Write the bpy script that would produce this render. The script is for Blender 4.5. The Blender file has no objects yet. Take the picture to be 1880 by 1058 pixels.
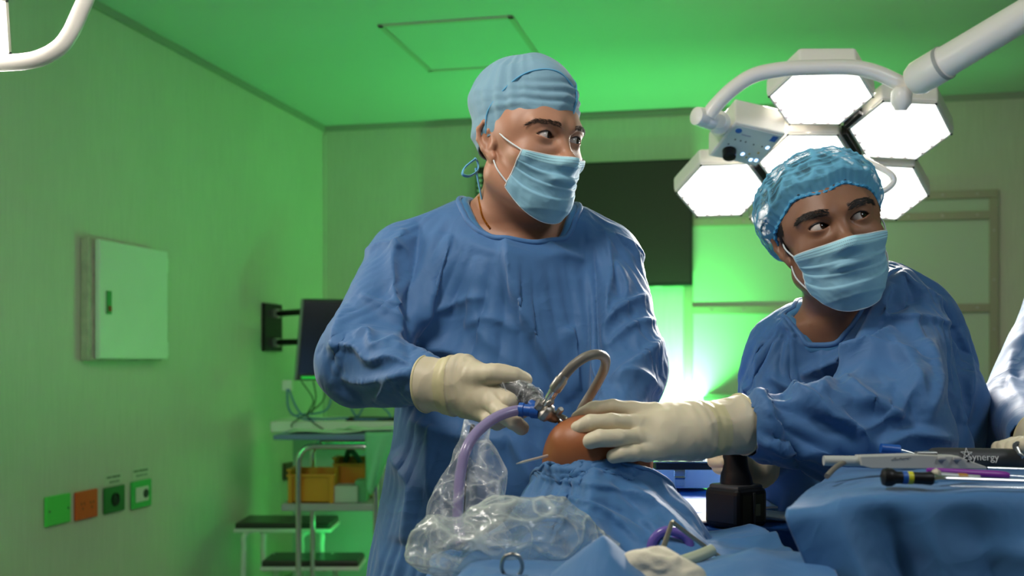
import bpy, math, random
import numpy as np
from mathutils import Vector, Matrix

S = bpy.context.scene
COL = S.collection
R = math.radians
PI = math.pi
random.seed(7)

# ------------------------------------------------------------------ camera
F = 2000.0            # focal length in pixels of the 1880 px wide frame
HOR = 663.0           # image row of the eye level
CAMZ = 1.24           # camera height (m)
cam = bpy.data.cameras.new('camera')
camo = bpy.data.objects.new('camera', cam)
COL.objects.link(camo)
camo.location = (0, 0, CAMZ)
camo.rotation_euler = (R(90), 0, 0)
cam.sensor_width = 36
cam.lens = 36 * F / 1880
cam.shift_y = (HOR - 529) / 1880
cam.clip_start = 0.05
cam.dof.use_dof = True
cam.dof.focus_distance = 1.68
cam.dof.aperture_fstop = 5.0
S.camera = camo

S.view_settings.view_transform = 'Standard'
S.view_settings.look = 'None'
S.view_settings.gamma = 1
S.view_settings.use_curve_mapping = False
S.view_settings.exposure = 0.0

world = bpy.data.worlds.new('world'); S.world = world
world.use_nodes = True
world.node_tree.nodes['Background'].inputs[0].default_value = (0.80, 0.92, 0.95, 1)
world.node_tree.nodes['Background'].inputs[1].default_value = 0.04

def P(px, py, Y):
    """a point Y metres in front of the camera, measured on the photograph"""
    return Vector(((px - 940) / F * Y, Y, CAMZ + (HOR - py) / F * Y))

def area(name, loc, target, sx, sy, power, color, spread=180, shape='RECTANGLE'):
    l = bpy.data.lights.new(name, 'AREA'); l.shape = shape
    l.size = sx; l.size_y = sy; l.energy = power; l.color = color; l.spread = R(spread)
    o = bpy.data.objects.new(name, l); COL.objects.link(o)
    o.location = loc
    o.rotation_euler = (Vector(target) - Vector(loc)).to_track_quat('-Z', 'Y').to_euler()
    return o

# room frame: corner of left and back wall, u along the back wall, v towards the camera along the left wall
YC = 6.3
COR = Vector(((595 - 940) / F * YC, YC, 0))
UA = Vector((1, -.22, 0)).normalized()
VA = Vector((-.22, -1, 0)).normalized()
CEIL = CAMZ + 431 / F * YC
def W(u, v, z): return COR + UA * u + VA * v + Vector((0, 0, z))
def ray_to(px, base, axis):
    """distance along a wall axis where the sight line of an image column meets the wall"""
    t = (px - 940) / F
    a = (t * base.y - base.x) / (axis.x - t * axis.y)
    return a, base.y + a * axis.y
def on_back(px, py):
    u, Y = ray_to(px, COR, UA); return u, CAMZ + (HOR - py) / F * Y
def on_left(px, py):
    v, Y = ray_to(px, COR, VA); return v, CAMZ + (HOR - py) / F * Y

GREEN = (0.03, 1.0, 0.17)
WHITE = (1.0, 0.93, 0.84)
# neutral theatre light from above and in front of the team (lamp outside the frame), then an added fill
area('ceiling_light_key', (-0.60, 0.95, 2.50), (0.1, 1.75, 1.25), .40, .40, 18, (1.0, .93, .84))
area('fill_light_right', (1.3, 0.35, 2.40), (0.65, 1.4, 1.1), .45, .45, 7, (0.9, .95, 1.0))  # added frontal fill that brightens the instrument drape and right-hand man
# weak neutral light in the rear of the room
area('ceiling_light_rear', W(2.7, 1.9, CEIL - .05), W(2.6, 1.3, 0), 1.2, 1.2, 12, (1.0, .80, .60))
area('ceiling_light_front', W(.8, 5.6, CEIL - .05), W(.3, 5.0, 0), 1.2, 1.2, 1.4, (1.0, .80, .60))
# green LED floods
gu, gz = on_back(1262, 700)
area('green_led_flood', W(gu + .02, .42, .93), W(gu, 0, 1.16), .3, .08, 46, (.12, 1.0, .20))
area('green_led_up', W(gu - .5, 1.0, 1.0), W(gu - .7, 1.7, 2.6), .3, .3, 7.5, GREEN, 150)
area('green_led_left', (-1.75, 2.3, 1.05), (-1.62, 3.6, 1.15), .2, .5, 3.6, GREEN)
area('green_led_corner', W(.62, 1.2, .35), W(0, .2, 1.6), .3, .5, 1.2, GREEN)
# ------------------------------------------------------------------ materials
def nt(m):
    m.use_nodes = True
    return m.node_tree, m.node_tree.nodes['Principled BSDF']
def mat(name, col, rough=.5, metal=0, bump=0, bscale=200, var=0, vscale=8, **kw):
    m = bpy.data.materials.new(name); t, b = nt(m)
    c = (*col, 1)
    b.inputs['Base Color'].default_value = c
    b.inputs['Roughness'].default_value = rough
    b.inputs['Metallic'].default_value = metal
    for k, v in kw.items():
        b.inputs[k.replace('_', ' ')].default_value = v
    tc = t.nodes.new('ShaderNodeTexCoord')
    if var:
        n = t.nodes.new('ShaderNodeTexNoise'); n.inputs['Scale'].default_value = vscale; n.inputs['Detail'].default_value = 4
        r = t.nodes.new('ShaderNodeMix'); r.data_type = 'RGBA'
        r.inputs[6].default_value = (*[x * (1 - var) for x in col], 1); r.inputs[7].default_value = (*[min(1, x * (1 + var)) for x in col], 1)
        t.links.new(tc.outputs['Object'], n.inputs['Vector']); t.links.new(n.outputs['Fac'], r.inputs[0]); t.links.new(r.outputs[2], b.inputs['Base Color'])
    if bump:
        n = t.nodes.new('ShaderNodeTexNoise'); n.inputs['Scale'].default_value = bscale; n.inputs['Detail'].default_value = 3
        u = t.nodes.new('ShaderNodeBump'); u.inputs['Strength'].default_value = bump; u.inputs['Distance'].default_value = .002
        t.links.new(tc.outputs['Object'], n.inputs['Vector']); t.links.new(n.outputs['Fac'], u.inputs['Height']); t.links.new(u.outputs[0], b.inputs['Normal'])
    return m
def emis(name, col, strength):
    m = bpy.data.materials.new(name); t, b = nt(m)
    b.inputs['Base Color'].default_value = (*col, 1)
    b.inputs['Emission Color'].default_value = (*col, 1); b.inputs['Emission Strength'].default_value = strength
    return m

m_steel = mat('brushed steel', (.55, .54, .51), .32, 1, bump=.05, bscale=90)
m_chrome = mat('chrome', (.75, .75, .76), .14, 1)
m_white = mat('white enamel', (.80, .78, .74), .3)
m_black = mat('black plastic', (.009, .009, .010), .42, Specular_IOR_Level=.3)
m_dark = mat('dark grey plastic', (.04, .042, .045), .5)
m_grey = mat('grey plastic', (.38, .38, .37), .45)
# ------------------------------------------------------------------ objects
def tag(o, label=None, cat=None, group=None, kind=None):
    if label: o['label'] = label
    if cat: o['category'] = cat
    if group: o['group'] = group
    if kind: o['kind'] = kind
    return o
def empty(name, loc=(0, 0, 0), rz=0, label=None, cat=None, group=None):
    o = bpy.data.objects.new(name, None); COL.objects.link(o)
    o.location = loc; o.rotation_euler = (0, 0, rz); o.empty_display_size = .05
    return tag(o, label, cat, group)
def mesh_obj(name, V, faces, m=None, parent=None, smooth=True, mats=None, midx=None):
    me = bpy.data.meshes.new(name)
    V = np.asarray(V, dtype=np.float32)
    if isinstance(faces, np.ndarray):
        n = faces.shape[1]
        me.vertices.add(len(V)); me.vertices.foreach_set('co', V.ravel())
        me.loops.add(faces.size); me.loops.foreach_set('vertex_index', faces.ravel().astype(np.int32))
        me.polygons.add(len(faces))
        me.polygons.foreach_set('loop_start', np.arange(0, faces.size, n, dtype=np.int32))
        me.update(calc_edges=True); me.validate()
    else:
        me.from_pydata([tuple(map(float, v)) for v in V], [], faces); me.update()
    me.polygons.foreach_set('use_smooth', np.full(len(me.polygons), bool(smooth)))
    if mats:
        for x in mats: me.materials.append(x)
        if midx is not None: me.polygons.foreach_set('material_index', np.asarray(midx, dtype=np.int32))
    elif m: me.materials.append(m)
    o = bpy.data.objects.new(name, me); COL.objects.link(o)
    if parent:
        o.parent = parent
        bpy.context.view_layer.update()
        o.matrix_parent_inverse = parent.matrix_world.inverted() if WORLD_PARTS else Matrix()
    return o
WORLD_PARTS = True     # parts are built in world coordinates and keep them
def bevel(o, w=.003, seg=2, ang=35):
    b = o.modifiers.new('bevel', 'BEVEL'); b.width = w; b.segments = seg; b.limit_method = 'ANGLE'; b.angle_limit = R(ang)
    b.harden_normals = False
    return o
def solid(o, t, off=-1):
    s = o.modifiers.new('solid', 'SOLIDIFY'); s.thickness = t; s.offset = off; return o
def subd(o, n=1):
    s = o.modifiers.new('sub', 'SUBSURF'); s.levels = n; s.render_levels = n; return o

class MB:
    """collects boxes, tubes, lathes and prisms for ONE mesh"""
    def __init__(s, M=None): s.v = []; s.f = []; s.M = M or Matrix(); s.mi = []; s.cur = 0
    def add(s, vs, fs):
        n = len(s.v); s.v += [s.M @ Vector(v) for v in vs]; s.f += [tuple(i + n for i in f) for f in fs]; s.mi += [s.cur] * len(fs); return s
    def box(s, c, d, rot=None):
        h = [x / 2 for x in d]; m = rot.to_matrix() if rot is not None and hasattr(rot, 'to_matrix') else (rot or Matrix.Identity(3))
        vs = [Vector(c) + m @ Vector((sx * h[0], sy * h[1], sz * h[2])) for sz in (-1, 1) for sy in (-1, 1) for sx in (-1, 1)]
        return s.add(vs, [(0, 2, 3, 1), (4, 5, 7, 6), (0, 1, 5, 4), (2, 6, 7, 3), (0, 4, 6, 2), (1, 3, 7, 5)])
    def tube(s, pts, r, n=12, cap=True, smoothn=0, flat=1.0, up=None):
        pts = [Vector(p) for p in pts]
        rr = list(r) if hasattr(r, '__len__') else [r] * len(pts)
        if smoothn:
            pts, rr = spline(pts, smoothn, rr)
        vs = []; fs = []
        t0 = (pts[1] - pts[0]).normalized()
        a = Vector(up) if up else (Vector((0, 0, 1)) if abs(t0.z) < .9 else Vector((1, 0, 0)))
        nrm = (a - t0 * a.dot(t0)).normalized()
        for i, p in enumerate(pts):
            t = (pts[min(i + 1, len(pts) - 1)] - pts[max(i - 1, 0)]).normalized()
            nrm = (nrm - t * nrm.dot(t)).normalized(); b = t.cross(nrm)
            for k in range(n):
                q = 2 * PI * k / n
                vs.append(p + nrm * math.cos(q) * rr[i] * flat + b * math.sin(q) * rr[i])
        for i in range(len(pts) - 1):
            for k in range(n):
                k2 = (k + 1) % n
                fs.append((i * n + k, i * n + k2, (i + 1) * n + k2, (i + 1) * n + k))
        if cap:
            fs.append(tuple(range(n))[::-1]); fs.append(tuple((len(pts) - 1) * n + k for k in range(n)))
        return s.add(vs, fs)
    def cyl(s, a, b, r, r2=None, n=20): return s.tube([a, b], [r, r if r2 is None else r2], n)
    def lathe(s, a, d, prof, n=24):
        """prof: (distance along d, radius)"""
        d = Vector(d).normalized(); a = Vector(a)
        x = d.orthogonal().normalized(); y = d.cross(x); vs = []; fs = []
        for (h, r) in prof:
            for k in range(n):
                q = 2 * PI * k / n; vs.append(a + d * h + (x * math.cos(q) + y * math.sin(q)) * max(r, 1e-5))
        for i in range(len(prof) - 1):
            for k in range(n):
                k2 = (k + 1) % n; fs.append((i * n + k, i * n + k2, (i + 1) * n + k2, (i + 1) * n + k))
        fs.append(tuple(range(n))[::-1]); fs.append(tuple((len(prof) - 1) * n + k for k in range(n)))
        return s.add(vs, fs)
    def prism(s, poly, a, b):
        """poly: list of points; extruded along vector b-a"""
        n = len(poly); d = Vector(b) - Vector(a)
        vs = [Vector(p) + Vector(a) for p in poly] + [Vector(p) + Vector(a) + d for p in poly]
        fs = [tuple(range(n))[::-1], tuple(range(n, 2 * n))] + [(i, (i + 1) % n, (i + 1) % n + n, i + n) for i in range(n)]
        return s.add(vs, fs)
    def build(s, name, m, parent=None, smooth=True, mats=None, bev=0, seg=2):
        o = mesh_obj(name, [tuple(v) for v in s.v], s.f, m, parent, smooth, mats, s.mi if mats else None)
        if smooth and not bev:
            e = o.modifiers.new('edge', 'EDGE_SPLIT'); e.split_angle = R(40)
        if bev: bevel(o, bev, seg); 
        return o
def spline(pts, n, rr=None):
    pts = [Vector(p) for p in pts]; out = []; ro = []
    rr = rr or [1] * len(pts)
    for i in range(len(pts) - 1):
        p0 = pts[max(i - 1, 0)]; p1 = pts[i]; p2 = pts[i + 1]; p3 = pts[min(i + 2, len(pts) - 1)]
        for k in range(n):
            t = k / n
            out.append(.5 * ((2 * p1) + (p2 - p0) * t + (2 * p0 - 5 * p1 + 4 * p2 - p3) * t * t + (3 * p1 - p0 - 3 * p2 + p3) * t ** 3))
            ro.append(rr[i] * (1 - t) + rr[i + 1] * t)
    out.append(pts[-1]); ro.append(rr[-1]); return out, ro
def text_obj(name, s, size, M, m, parent=None, extrude=.0004, align='CENTER', shear=0):
    c = bpy.data.curves.new(name, 'FONT'); c.body = s; c.size = size; c.extrude = extrude; c.align_x = align; c.align_y = 'CENTER'; c.shear = shear
    c.materials.append(m)
    o = bpy.data.objects.new(name, c); COL.objects.link(o); 
    if parent:
        o.parent = parent; bpy.context.view_layer.update(); o.matrix_parent_inverse = parent.matrix_world.inverted()
    dg = bpy.context.evaluated_depsgraph_get(); me = bpy.data.meshes.new_from_object(o.evaluated_get(dg)); bpy.data.objects.remove(o)
    o = bpy.data.objects.new(name, me); COL.objects.link(o)
    if parent: o.parent = parent; bpy.context.view_layer.update(); o.matrix_parent_inverse = parent.matrix_world.inverted()
    o.matrix_basis = M
    return o

# ------------------------------------------------------------------ implicit surfaces
def axis(lo, hi, step, fine=None, fstep=None):
    if fine is None: return np.arange(lo, hi + step, step, dtype=np.float32)
    a, b = fine
    parts = []
    if lo < a: parts.append(np.arange(lo, a, step))
    parts.append(np.arange(a, b, fstep))
    if b < hi: parts.append(np.arange(b, hi + step, step))
    return np.concatenate(parts).astype(np.float32)
def smin(a, b, k):
    if k <= 0: return np.minimum(a, b)
    h = np.clip(.5 + .5 * (b - a) / k, 0, 1)
    return b * (1 - h) + a * h - k * h * (1 - h)
def smax(a, b, k): return -smin(-a, -b, k)
def rc(a, b, ra, rb=None):
    a = np.array(a, float); b = np.array(b, float); rb = ra if rb is None else rb
    def f(x, y, z):
        d = b - a; L = max(d @ d, 1e-12)
        px, py, pz = x - a[0], y - a[1], z - a[2]
        t = np.clip((px * d[0] + py * d[1] + pz * d[2]) / L, 0, 1)
        return np.sqrt((px - d[0] * t) ** 2 + (py - d[1] * t) ** 2 + (pz - d[2] * t) ** 2) - (ra + (rb - ra) * t)
    m = max(ra, rb); f.bb = (np.minimum(a, b) - m, np.maximum(a, b) + m); return f
def ell(c, r, rot=None):
    c = np.array(c, float); r = np.array(r, float); Rm = None if rot is None else np.array(rot.to_matrix() if hasattr(rot, 'to_matrix') else rot)
    def f(x, y, z):
        px, py, pz = x - c[0], y - c[1], z - c[2]
        if Rm is not None:
            px, py, pz = (Rm[0][0] * px + Rm[1][0] * py + Rm[2][0] * pz, Rm[0][1] * px + Rm[1][1] * py + Rm[2][1] * pz, Rm[0][2] * px + Rm[1][2] * py + Rm[2][2] * pz)
        k0 = np.sqrt((px / r[0]) ** 2 + (py / r[1]) ** 2 + (pz / r[2]) ** 2)
        k1 = np.sqrt((px / r[0] ** 2) ** 2 + (py / r[1] ** 2) ** 2 + (pz / r[2] ** 2) ** 2)
        return k0 * (k0 - 1) / np.maximum(k1, 1e-6)
    m = r.max() if rot is not None else r; f.bb = (c - m, c + m); return f
def rbox(c, h, rad, rot=None):
    c = np.array(c, float); h = np.array(h, float); Rm = None if rot is None else np.array(rot.to_matrix())
    def f(x, y, z):
        p = [x - c[0], y - c[1], z - c[2]]
        if Rm is not None:
            p = [sum(Rm[j][i] * p[j] for j in range(3)) for i in range(3)]
        q = [np.abs(p[i]) - h[i] + rad for i in range(3)]
        return np.sqrt(sum(np.maximum(v, 0) ** 2 for v in q)) + np.minimum(np.maximum(np.maximum(q[0], q[1]), q[2]), 0) - rad
    m = np.linalg.norm(h) if rot is not None else h; f.bb = (c - m, c + m); return f
class SDF:
    def __init__(s, xs, ys, zs, M=None):
        s.ax = [xs, ys, zs]; s.F = np.full((len(xs), len(ys), len(zs)), .2, np.float32)
    def _sl(s, bb, pad):
        sl = []
        for i in range(3):
            a = np.searchsorted(s.ax[i], bb[0][i] - pad); b = np.searchsorted(s.ax[i], bb[1][i] + pad)
            sl.append(slice(max(a - 1, 0), min(b + 1, len(s.ax[i]))))
        return tuple(sl)
    def _ev(s, f, pad):
        sl = s._sl(f.bb, pad)
        x = s.ax[0][sl[0]][:, None, None]; y = s.ax[1][sl[1]][None, :, None]; z = s.ax[2][sl[2]][None, None, :]
        if hasattr(f, 'warp'): x, y, z = f.warp(x, y, z)
        return sl, f(x, y, z).astype(np.float32)
    def add(s, f, k=.01, pad=None):
        sl, d = s._ev(f, (k * 1.2 + .02) if pad is None else pad)
        if d.size: s.F[sl] = smin(s.F[sl], d, k)
        return s
    def sub(s, f, k=.005):
        sl, d = s._ev(f, k * 1.2 + .01)
        if d.size: s.F[sl] = smax(s.F[sl], -d, k)
        return s
    def mesh(s):
        Fv = s.F; nx, ny, nz = Fv.shape
        ins = Fv < 0
        c = ins[:-1, :-1, :-1].astype(np.int8)
        tot = c.copy()
        for (i, j, k) in [(1, 0, 0), (0, 1, 0), (0, 0, 1), (1, 1, 0), (1, 0, 1), (0, 1, 1), (1, 1, 1)]:
            tot += ins[i:nx - 1 + i, j:ny - 1 + j, k:nz - 1 + k]
        act = (tot > 0) & (tot < 8)
        idx = np.argwhere(act); cid = np.full(act.shape, -1, np.int64); cid[act] = np.arange(len(idx))
        acc = np.zeros((len(idx), 3)); cnt = np.zeros(len(idx))
        corners = [(0, 0, 0), (1, 0, 0), (0, 1, 0), (1, 1, 0), (0, 0, 1), (1, 0, 1), (0, 1, 1), (1, 1, 1)]
        vals = [Fv[idx[:, 0] + a, idx[:, 1] + b, idx[:, 2] + d] for a, b, d in corners]
        for i, j in [(0, 1), (2, 3), (4, 5), (6, 7), (0, 2), (1, 3), (4, 6), (5, 7), (0, 4), (1, 5), (2, 6), (3, 7)]:
            m = (vals[i] < 0) != (vals[j] < 0)
            t = np.where(m, vals[i] / np.where(m, vals[i] - vals[j], 1), 0)
            ci = np.array(corners[i]); cj = np.array(corners[j])
            acc += np.where(m[:, None], ci + (cj - ci) * t[:, None], 0); cnt += m
        p = idx + acc / cnt[:, None]
        V = np.stack([np.interp(p[:, i], np.arange(len(s.ax[i])), s.ax[i]) for i in range(3)], 1)
        quads = []
        for ax in range(3):
            o1, o2 = [(1, 2), (2, 0), (0, 1)][ax]
            sl0 = [slice(None)] * 3; sl1 = [slice(None)] * 3
            sl0[ax] = slice(0, -1); sl1[ax] = slice(1, None)
            a = ins[tuple(sl0)]; b = ins[tuple(sl1)]
            e = np.argwhere(a != b)
            ok = (e[:, o1] > 0) & (e[:, o2] > 0) & (e[:, o1] < Fv.shape[o1] - 1) & (e[:, o2] < Fv.shape[o2] - 1)
            e = e[ok]; s0 = a[tuple(e.T)]
            def cell(d1, d2):
                q = e.copy(); q[:, o1] -= d1; q[:, o2] -= d2
                return cid[tuple(q.T)]
            q = np.stack([cell(1, 1), cell(0, 1), cell(0, 0), cell(1, 0)], 1)
            q[~s0] = q[~s0][:, ::-1]
            quads.append(q)
        Q = np.concatenate(quads)
        return V, Q
def vnormals(V, Q):
    a = V[Q[:, 2]] - V[Q[:, 0]]; b = V[Q[:, 3]] - V[Q[:, 1]]
    n = np.cross(a, b); N = np.zeros_like(V)
    for i in range(4): np.add.at(N, Q[:, i], n)
    return N / np.maximum(np.linalg.norm(N, axis=1), 1e-9)[:, None]
def smooth_mesh(V, Q, it=2, lam=.5):
    E = np.concatenate([Q[:, [0, 1]], Q[:, [1, 2]], Q[:, [2, 3]], Q[:, [3, 0]]]); E = np.concatenate([E, E[:, ::-1]])
    n = np.bincount(E[:, 0], minlength=len(V))
    for _ in range(it):
        A = np.stack([np.bincount(E[:, 0], weights=V[E[:, 1], i], minlength=len(V)) for i in range(3)], 1)
        V = V + lam * (A / np.maximum(n, 1)[:, None] - V)
    return V
# gradient noise in numpy
_perm = np.random.RandomState(3).randint(0, 256, 512)
_grad = np.random.RandomState(5).normal(size=(256, 3)); _grad /= np.linalg.norm(_grad, axis=1)[:, None]
def noise(V, scale, seed=0):
    p = np.asarray(V) * scale + seed * 17.31
    i = np.floor(p).astype(int); f = p - i; u = f * f * f * (f * (f * 6 - 15) + 10)
    def g(dx, dy, dz):
        h = _perm[(_perm[(_perm[(i[:, 0] + dx) & 255] + i[:, 1] + dy) & 255] + i[:, 2] + dz) & 255]
        return (_grad[h & 255] * (f - [dx, dy, dz])).sum(1)
    L = lambda a, b, t: a + (b - a) * t
    x00 = L(g(0, 0, 0), g(1, 0, 0), u[:, 0]); x10 = L(g(0, 1, 0), g(1, 1, 0), u[:, 0])
    x01 = L(g(0, 0, 1), g(1, 0, 1), u[:, 0]); x11 = L(g(0, 1, 1), g(1, 1, 1), u[:, 0])
    return L(L(x00, x10, u[:, 1]), L(x01, x11, u[:, 1]), u[:, 2])
def ridged(V, scale, seed=0): return 1 - 2 * np.abs(noise(V, scale, seed))
def keep(V, Q, mask):
    """drop the faces whose vertices fail the mask"""
    Q = Q[mask[Q].all(1)]; used = np.unique(Q); m = np.full(len(V), -1); m[used] = np.arange(len(used))
    return V[used], m[Q], used
# ------------------------------------------------------------------ room shell
def wall_mat(name, col, stria=.5):
    m = bpy.data.materials.new(name); t, b = nt(m); b.inputs['Roughness'].default_value = .55
    tc = t.nodes.new('ShaderNodeTexCoord'); mp = t.nodes.new('ShaderNodeMapping'); mp.inputs['Scale'].default_value = (60, 60, 3)
    n = t.nodes.new('ShaderNodeTexNoise'); n.inputs['Scale'].default_value = 2.2; n.inputs['Detail'].default_value = 6
    n2 = t.nodes.new('ShaderNodeTexNoise'); n2.inputs['Scale'].default_value = 1.6; n2.inputs['Detail'].default_value = 4
    mx = t.nodes.new('ShaderNodeMix'); mx.data_type = 'RGBA'
    mx.inputs[6].default_value = (*[c * .86 for c in col], 1); mx.inputs[7].default_value = (*[c * 1.1 for c in col], 1)
    m2 = t.nodes.new('ShaderNodeMix'); m2.data_type = 'RGBA'; m2.inputs[7].default_value = (*[c * .9 for c in col], 1)
    bp = t.nodes.new('ShaderNodeBump'); bp.inputs['Strength'].default_value = stria; bp.inputs['Distance'].default_value = .002
    L = t.links.new
    L(tc.outputs['Object'], mp.inputs[0]); L(mp.outputs[0], n.inputs['Vector']); L(tc.outputs['Object'], n2.inputs['Vector'])
    L(n.outputs['Fac'], mx.inputs[0]); L(mx.outputs[2], m2.inputs[6])
    rp = t.nodes.new('ShaderNodeMapRange'); rp.inputs[1].default_value = .5; rp.inputs[2].default_value = .8; L(n2.outputs['Fac'], rp.inputs[0]); L(rp.outputs[0], m2.inputs[0])
    L(m2.outputs[2], b.inputs['Base Color']); L(n.outputs['Fac'], bp.inputs['Height']); L(bp.outputs[0], b.inputs['Normal'])
    return m
m_wall = wall_mat('vinyl wallcovering', (.62, .60, .50))
m_ceil = mat('ceiling paint', (.60, .66, .62), .6, bump=.1, bscale=40)
m_floor = mat('vinyl floor', (.30, .36, .32), .35, var=.1, vscale=30)
U1 = 5.4; V1 = 6.9; T = .12
def struct(name, mb, m, bev=0):
    o = mb.build(name, m, None, False, bev=bev); tag(o, kind='structure'); return o
def quadbox(u0, u1, v0, v1, z0, z1):
    mb = MB(); p = [W(u0, v0, 0), W(u1, v0, 0), W(u1, v1, 0), W(u0, v1, 0)]
    p = p[::-1]
    return mb.prism([(q.x, q.y, 0) for q in p], (0, 0, z0), (0, 0, z1))
struct('floor', quadbox(-T, U1 + T, -T, V1, -.1, 0), m_floor)
struct('ceiling', quadbox(-T, U1 + T, -T, V1, CEIL, CEIL + .1), m_ceil)
struct('wall_left', quadbox(-T, 0, -T, V1, 0, CEIL), m_wall)
struct('wall_back', quadbox(0, U1, -T, 0, 0, CEIL), m_wall)
struct('wall_right', quadbox(U1, U1 + T, -T, V1, 0, CEIL), m_wall)
# strips between wall and ceiling; the gap's shadow is put into their dark colour
m_trim = mat('trim paint with gap shade', (.34, .35, .29), .6)
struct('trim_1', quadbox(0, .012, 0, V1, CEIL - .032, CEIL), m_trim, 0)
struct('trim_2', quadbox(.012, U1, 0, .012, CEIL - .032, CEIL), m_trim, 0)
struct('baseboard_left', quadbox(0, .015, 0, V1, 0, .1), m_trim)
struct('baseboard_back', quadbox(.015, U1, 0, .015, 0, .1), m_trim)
# vertical corner strip
struct('trim_3', quadbox(0.0, .016, 0.0, .016, .1, CEIL - .05), m_wall, .004)

# ceiling hatch
h = empty('ceiling_hatch', W(1.215, 1.38, CEIL), 0, 'square access hatch with raised rim set in the green-lit ceiling', 'hatch')
fr = MB(); a0, a1, b0, b1 = .94, 1.50, 1.03, 1.745
for (x0, x1, y0, y1) in ((a0, a1, b0, b0 + .022), (a0, a1, b1 - .022, b1), (a0, a0 + .022, b0, b1), (a1 - .022, a1, b0, b1)):
    q = quadbox(x0, x1, y0, y1, CEIL - .008, CEIL + .001); fr.add(q.v, q.f)
fr.build('frame', mat('hatch rim', (.5, .5, .42), .5), h, False)
quadbox(a0 + .024, a1 - .024, b0 + .024, b1 - .024, CEIL - .003, CEIL + .001).build('panel', m_ceil, h, False)

# steel framed window panel on the back wall
def backbox(px0, px1, py0, py1, d0, d1):
    (u0, z0), (u1, z1) = on_back(px0, py1), on_back(px1, py0)
    return u0, u1, z0, z1
uL, _ = on_back(1272, 600); uR, zT = on_back(1831, 350); uR2, _ = on_back(1815, 500)
m_rail = mat('rail steel', (.40, .36, .27), .45, .3)
win = empty('window_1', W((uL + uR) / 2, 0, .4)); tag(win, kind='structure')
z1 = on_back(1831, 349)[1]; rail = .042; z2 = on_back(1815, 388)[1]; z3 = on_back(1815, 558)[1]; zb = .55
def rail_box(u0, u1, z0, z1, d=.03): return quadbox(u0, u1, 0, d, z0, z1)
for nm, mb in (('window_frame', rail_box(uL - .045, uR, z1 - rail, z1)), ('window_rail', rail_box(uL, uR2, z2 - rail, z2)), ('window_rail', rail_box(uL, uR2, z3 - rail, z3)),
               ('window_frame', rail_box(uR2, uR, zb, z1 - rail)), ('window_frame', rail_box(uL - .045, uL, zb, z1 - rail)), ('window_rail', rail_box(uL, uR2, zb, zb + rail))):
    sc = mb.build(nm, m_rail, win, False, bev=.002)
mp = mat('frosted panel', (.55, .62, .50), .4)
for (a, b_) in ((zb + rail, z3 - rail), (z3, z2 - rail), (z2, z1 - rail)):
    rail_box(uL, uR2, a, b_, .012).build('window_pane', mp, win, False)
scr = MB()
for z in (z1 - .02, z2 - .02, z3 - .02):
    for k in range(9):
        u = uL + .1 + k * (uR - uL - .2) / 8
        scr.lathe(W(u, .03, z), VA, [(0, .006), (.003, .005), (.004, 0)], 10)
for k in range(6):
    scr.lathe(W((uR + uR2) / 2, .03, zb + .1 + k * .25), VA, [(0, .006), (.003, .005), (.004, 0)], 10)
scr.build('window_screw', m_steel, win)

# big dark screen on the back wall
(u0, zb0), (u1_, zt1) = on_back(881, 540), on_back(1273, 296)
zt = on_back(1273, 297)[1]; zbt = on_back(1273, 527)[1]
tv = empty('wall_television', W((u0 + u1_) / 2, .07, zbt), 0, 'large black flat television on the back wall between the two masked men', 'television')
def tvbox(u0, u1, z0, z1, d0, d1): return quadbox(u0, u1, d0, d1, z0, z1)
tvbox(u0, u1_, zbt, zt, .05, .10).build('casing', m_black, tv, False, bev=.006)
tvbox(u0 + .012, u1_ - .012, zbt + .02, zt - .012, .10, .1015).build('screen', mat('switched off screen', (.050, .026, .034), .5, Specular_IOR_Level=.2), tv, False)
tvbox(u0 + .3, u1_ - .3, zbt + .1, zt - .1, .001, .05).build('wall_mount', m_dark, tv, False)
st = MB()
for k in range(5):
    q = tvbox(u0 + .012, u0 + .035, zt - .055 - k * .028, zt - .042 - k * .028, .102, .104); st.add(q.v, q.f)
st.build('sticker', mat('sticker paper', (.75, .75, .75), .5), tv, False)
tvbox(u1_ - .20, u1_ - .16, zbt - .008, zbt, .07, .10).build('indicator_light', mat('clear plastic', (.5, .6, .5), .3), tv, False)

# electrical cabinet on the left wall
def leftbox(v0, v1, z0, z1, d0, d1): return quadbox(d0, d1, v0, v1, z0, z1)
(v1c, zt1), (v0c, zt0) = on_left(147, 435), on_left(285, 462)
ztc = (zt1 + zt0) / 2; zbc = on_left(215, 663)[1]
cb = empty('electrical_cabinet', W(0, (v0c + v1c) / 2, zbc), 0, 'white metal electrical cabinet with closed door on the green-lit left wall', 'electrical cabinet')
m_cab = mat('cabinet enamel', (.74, .78, .70), .38, var=.05)
leftbox(v0c + .01, v1c, zbc, ztc, .001, .035).build('body', mat('cabinet edge', (.50, .42, .36), .5, var=.35, vscale=30), cb, False, bev=.004)
leftbox(v0c, v1c - .035, zbc + .008, ztc - .004, .037, .058).build('door', m_cab, cb, False, bev=.004)
lt = leftbox(v1c - .105, v1c - .075, (zbc + ztc) / 2 - .052, (zbc + ztc) / 2 + .035, .058, .064).build('latch', mat('latch plate', (.05, .30, .08), .4), cb, False, bev=.002)
leftbox(v1c - .098, v1c - .082, (zbc + ztc) / 2 - .042, (zbc + ztc) / 2 - .022, .064, .069).build('lock', mat('lock red', (.35, .04, .02), .4), lt, False, bev=.001)
for zz in (zbc + .05, ztc - .06):
    leftbox(v0c - .012, v0c + .004, zz - .03, zz + .03, .03, .055).build('hinge', m_cab, cb, False, bev=.003)

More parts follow.
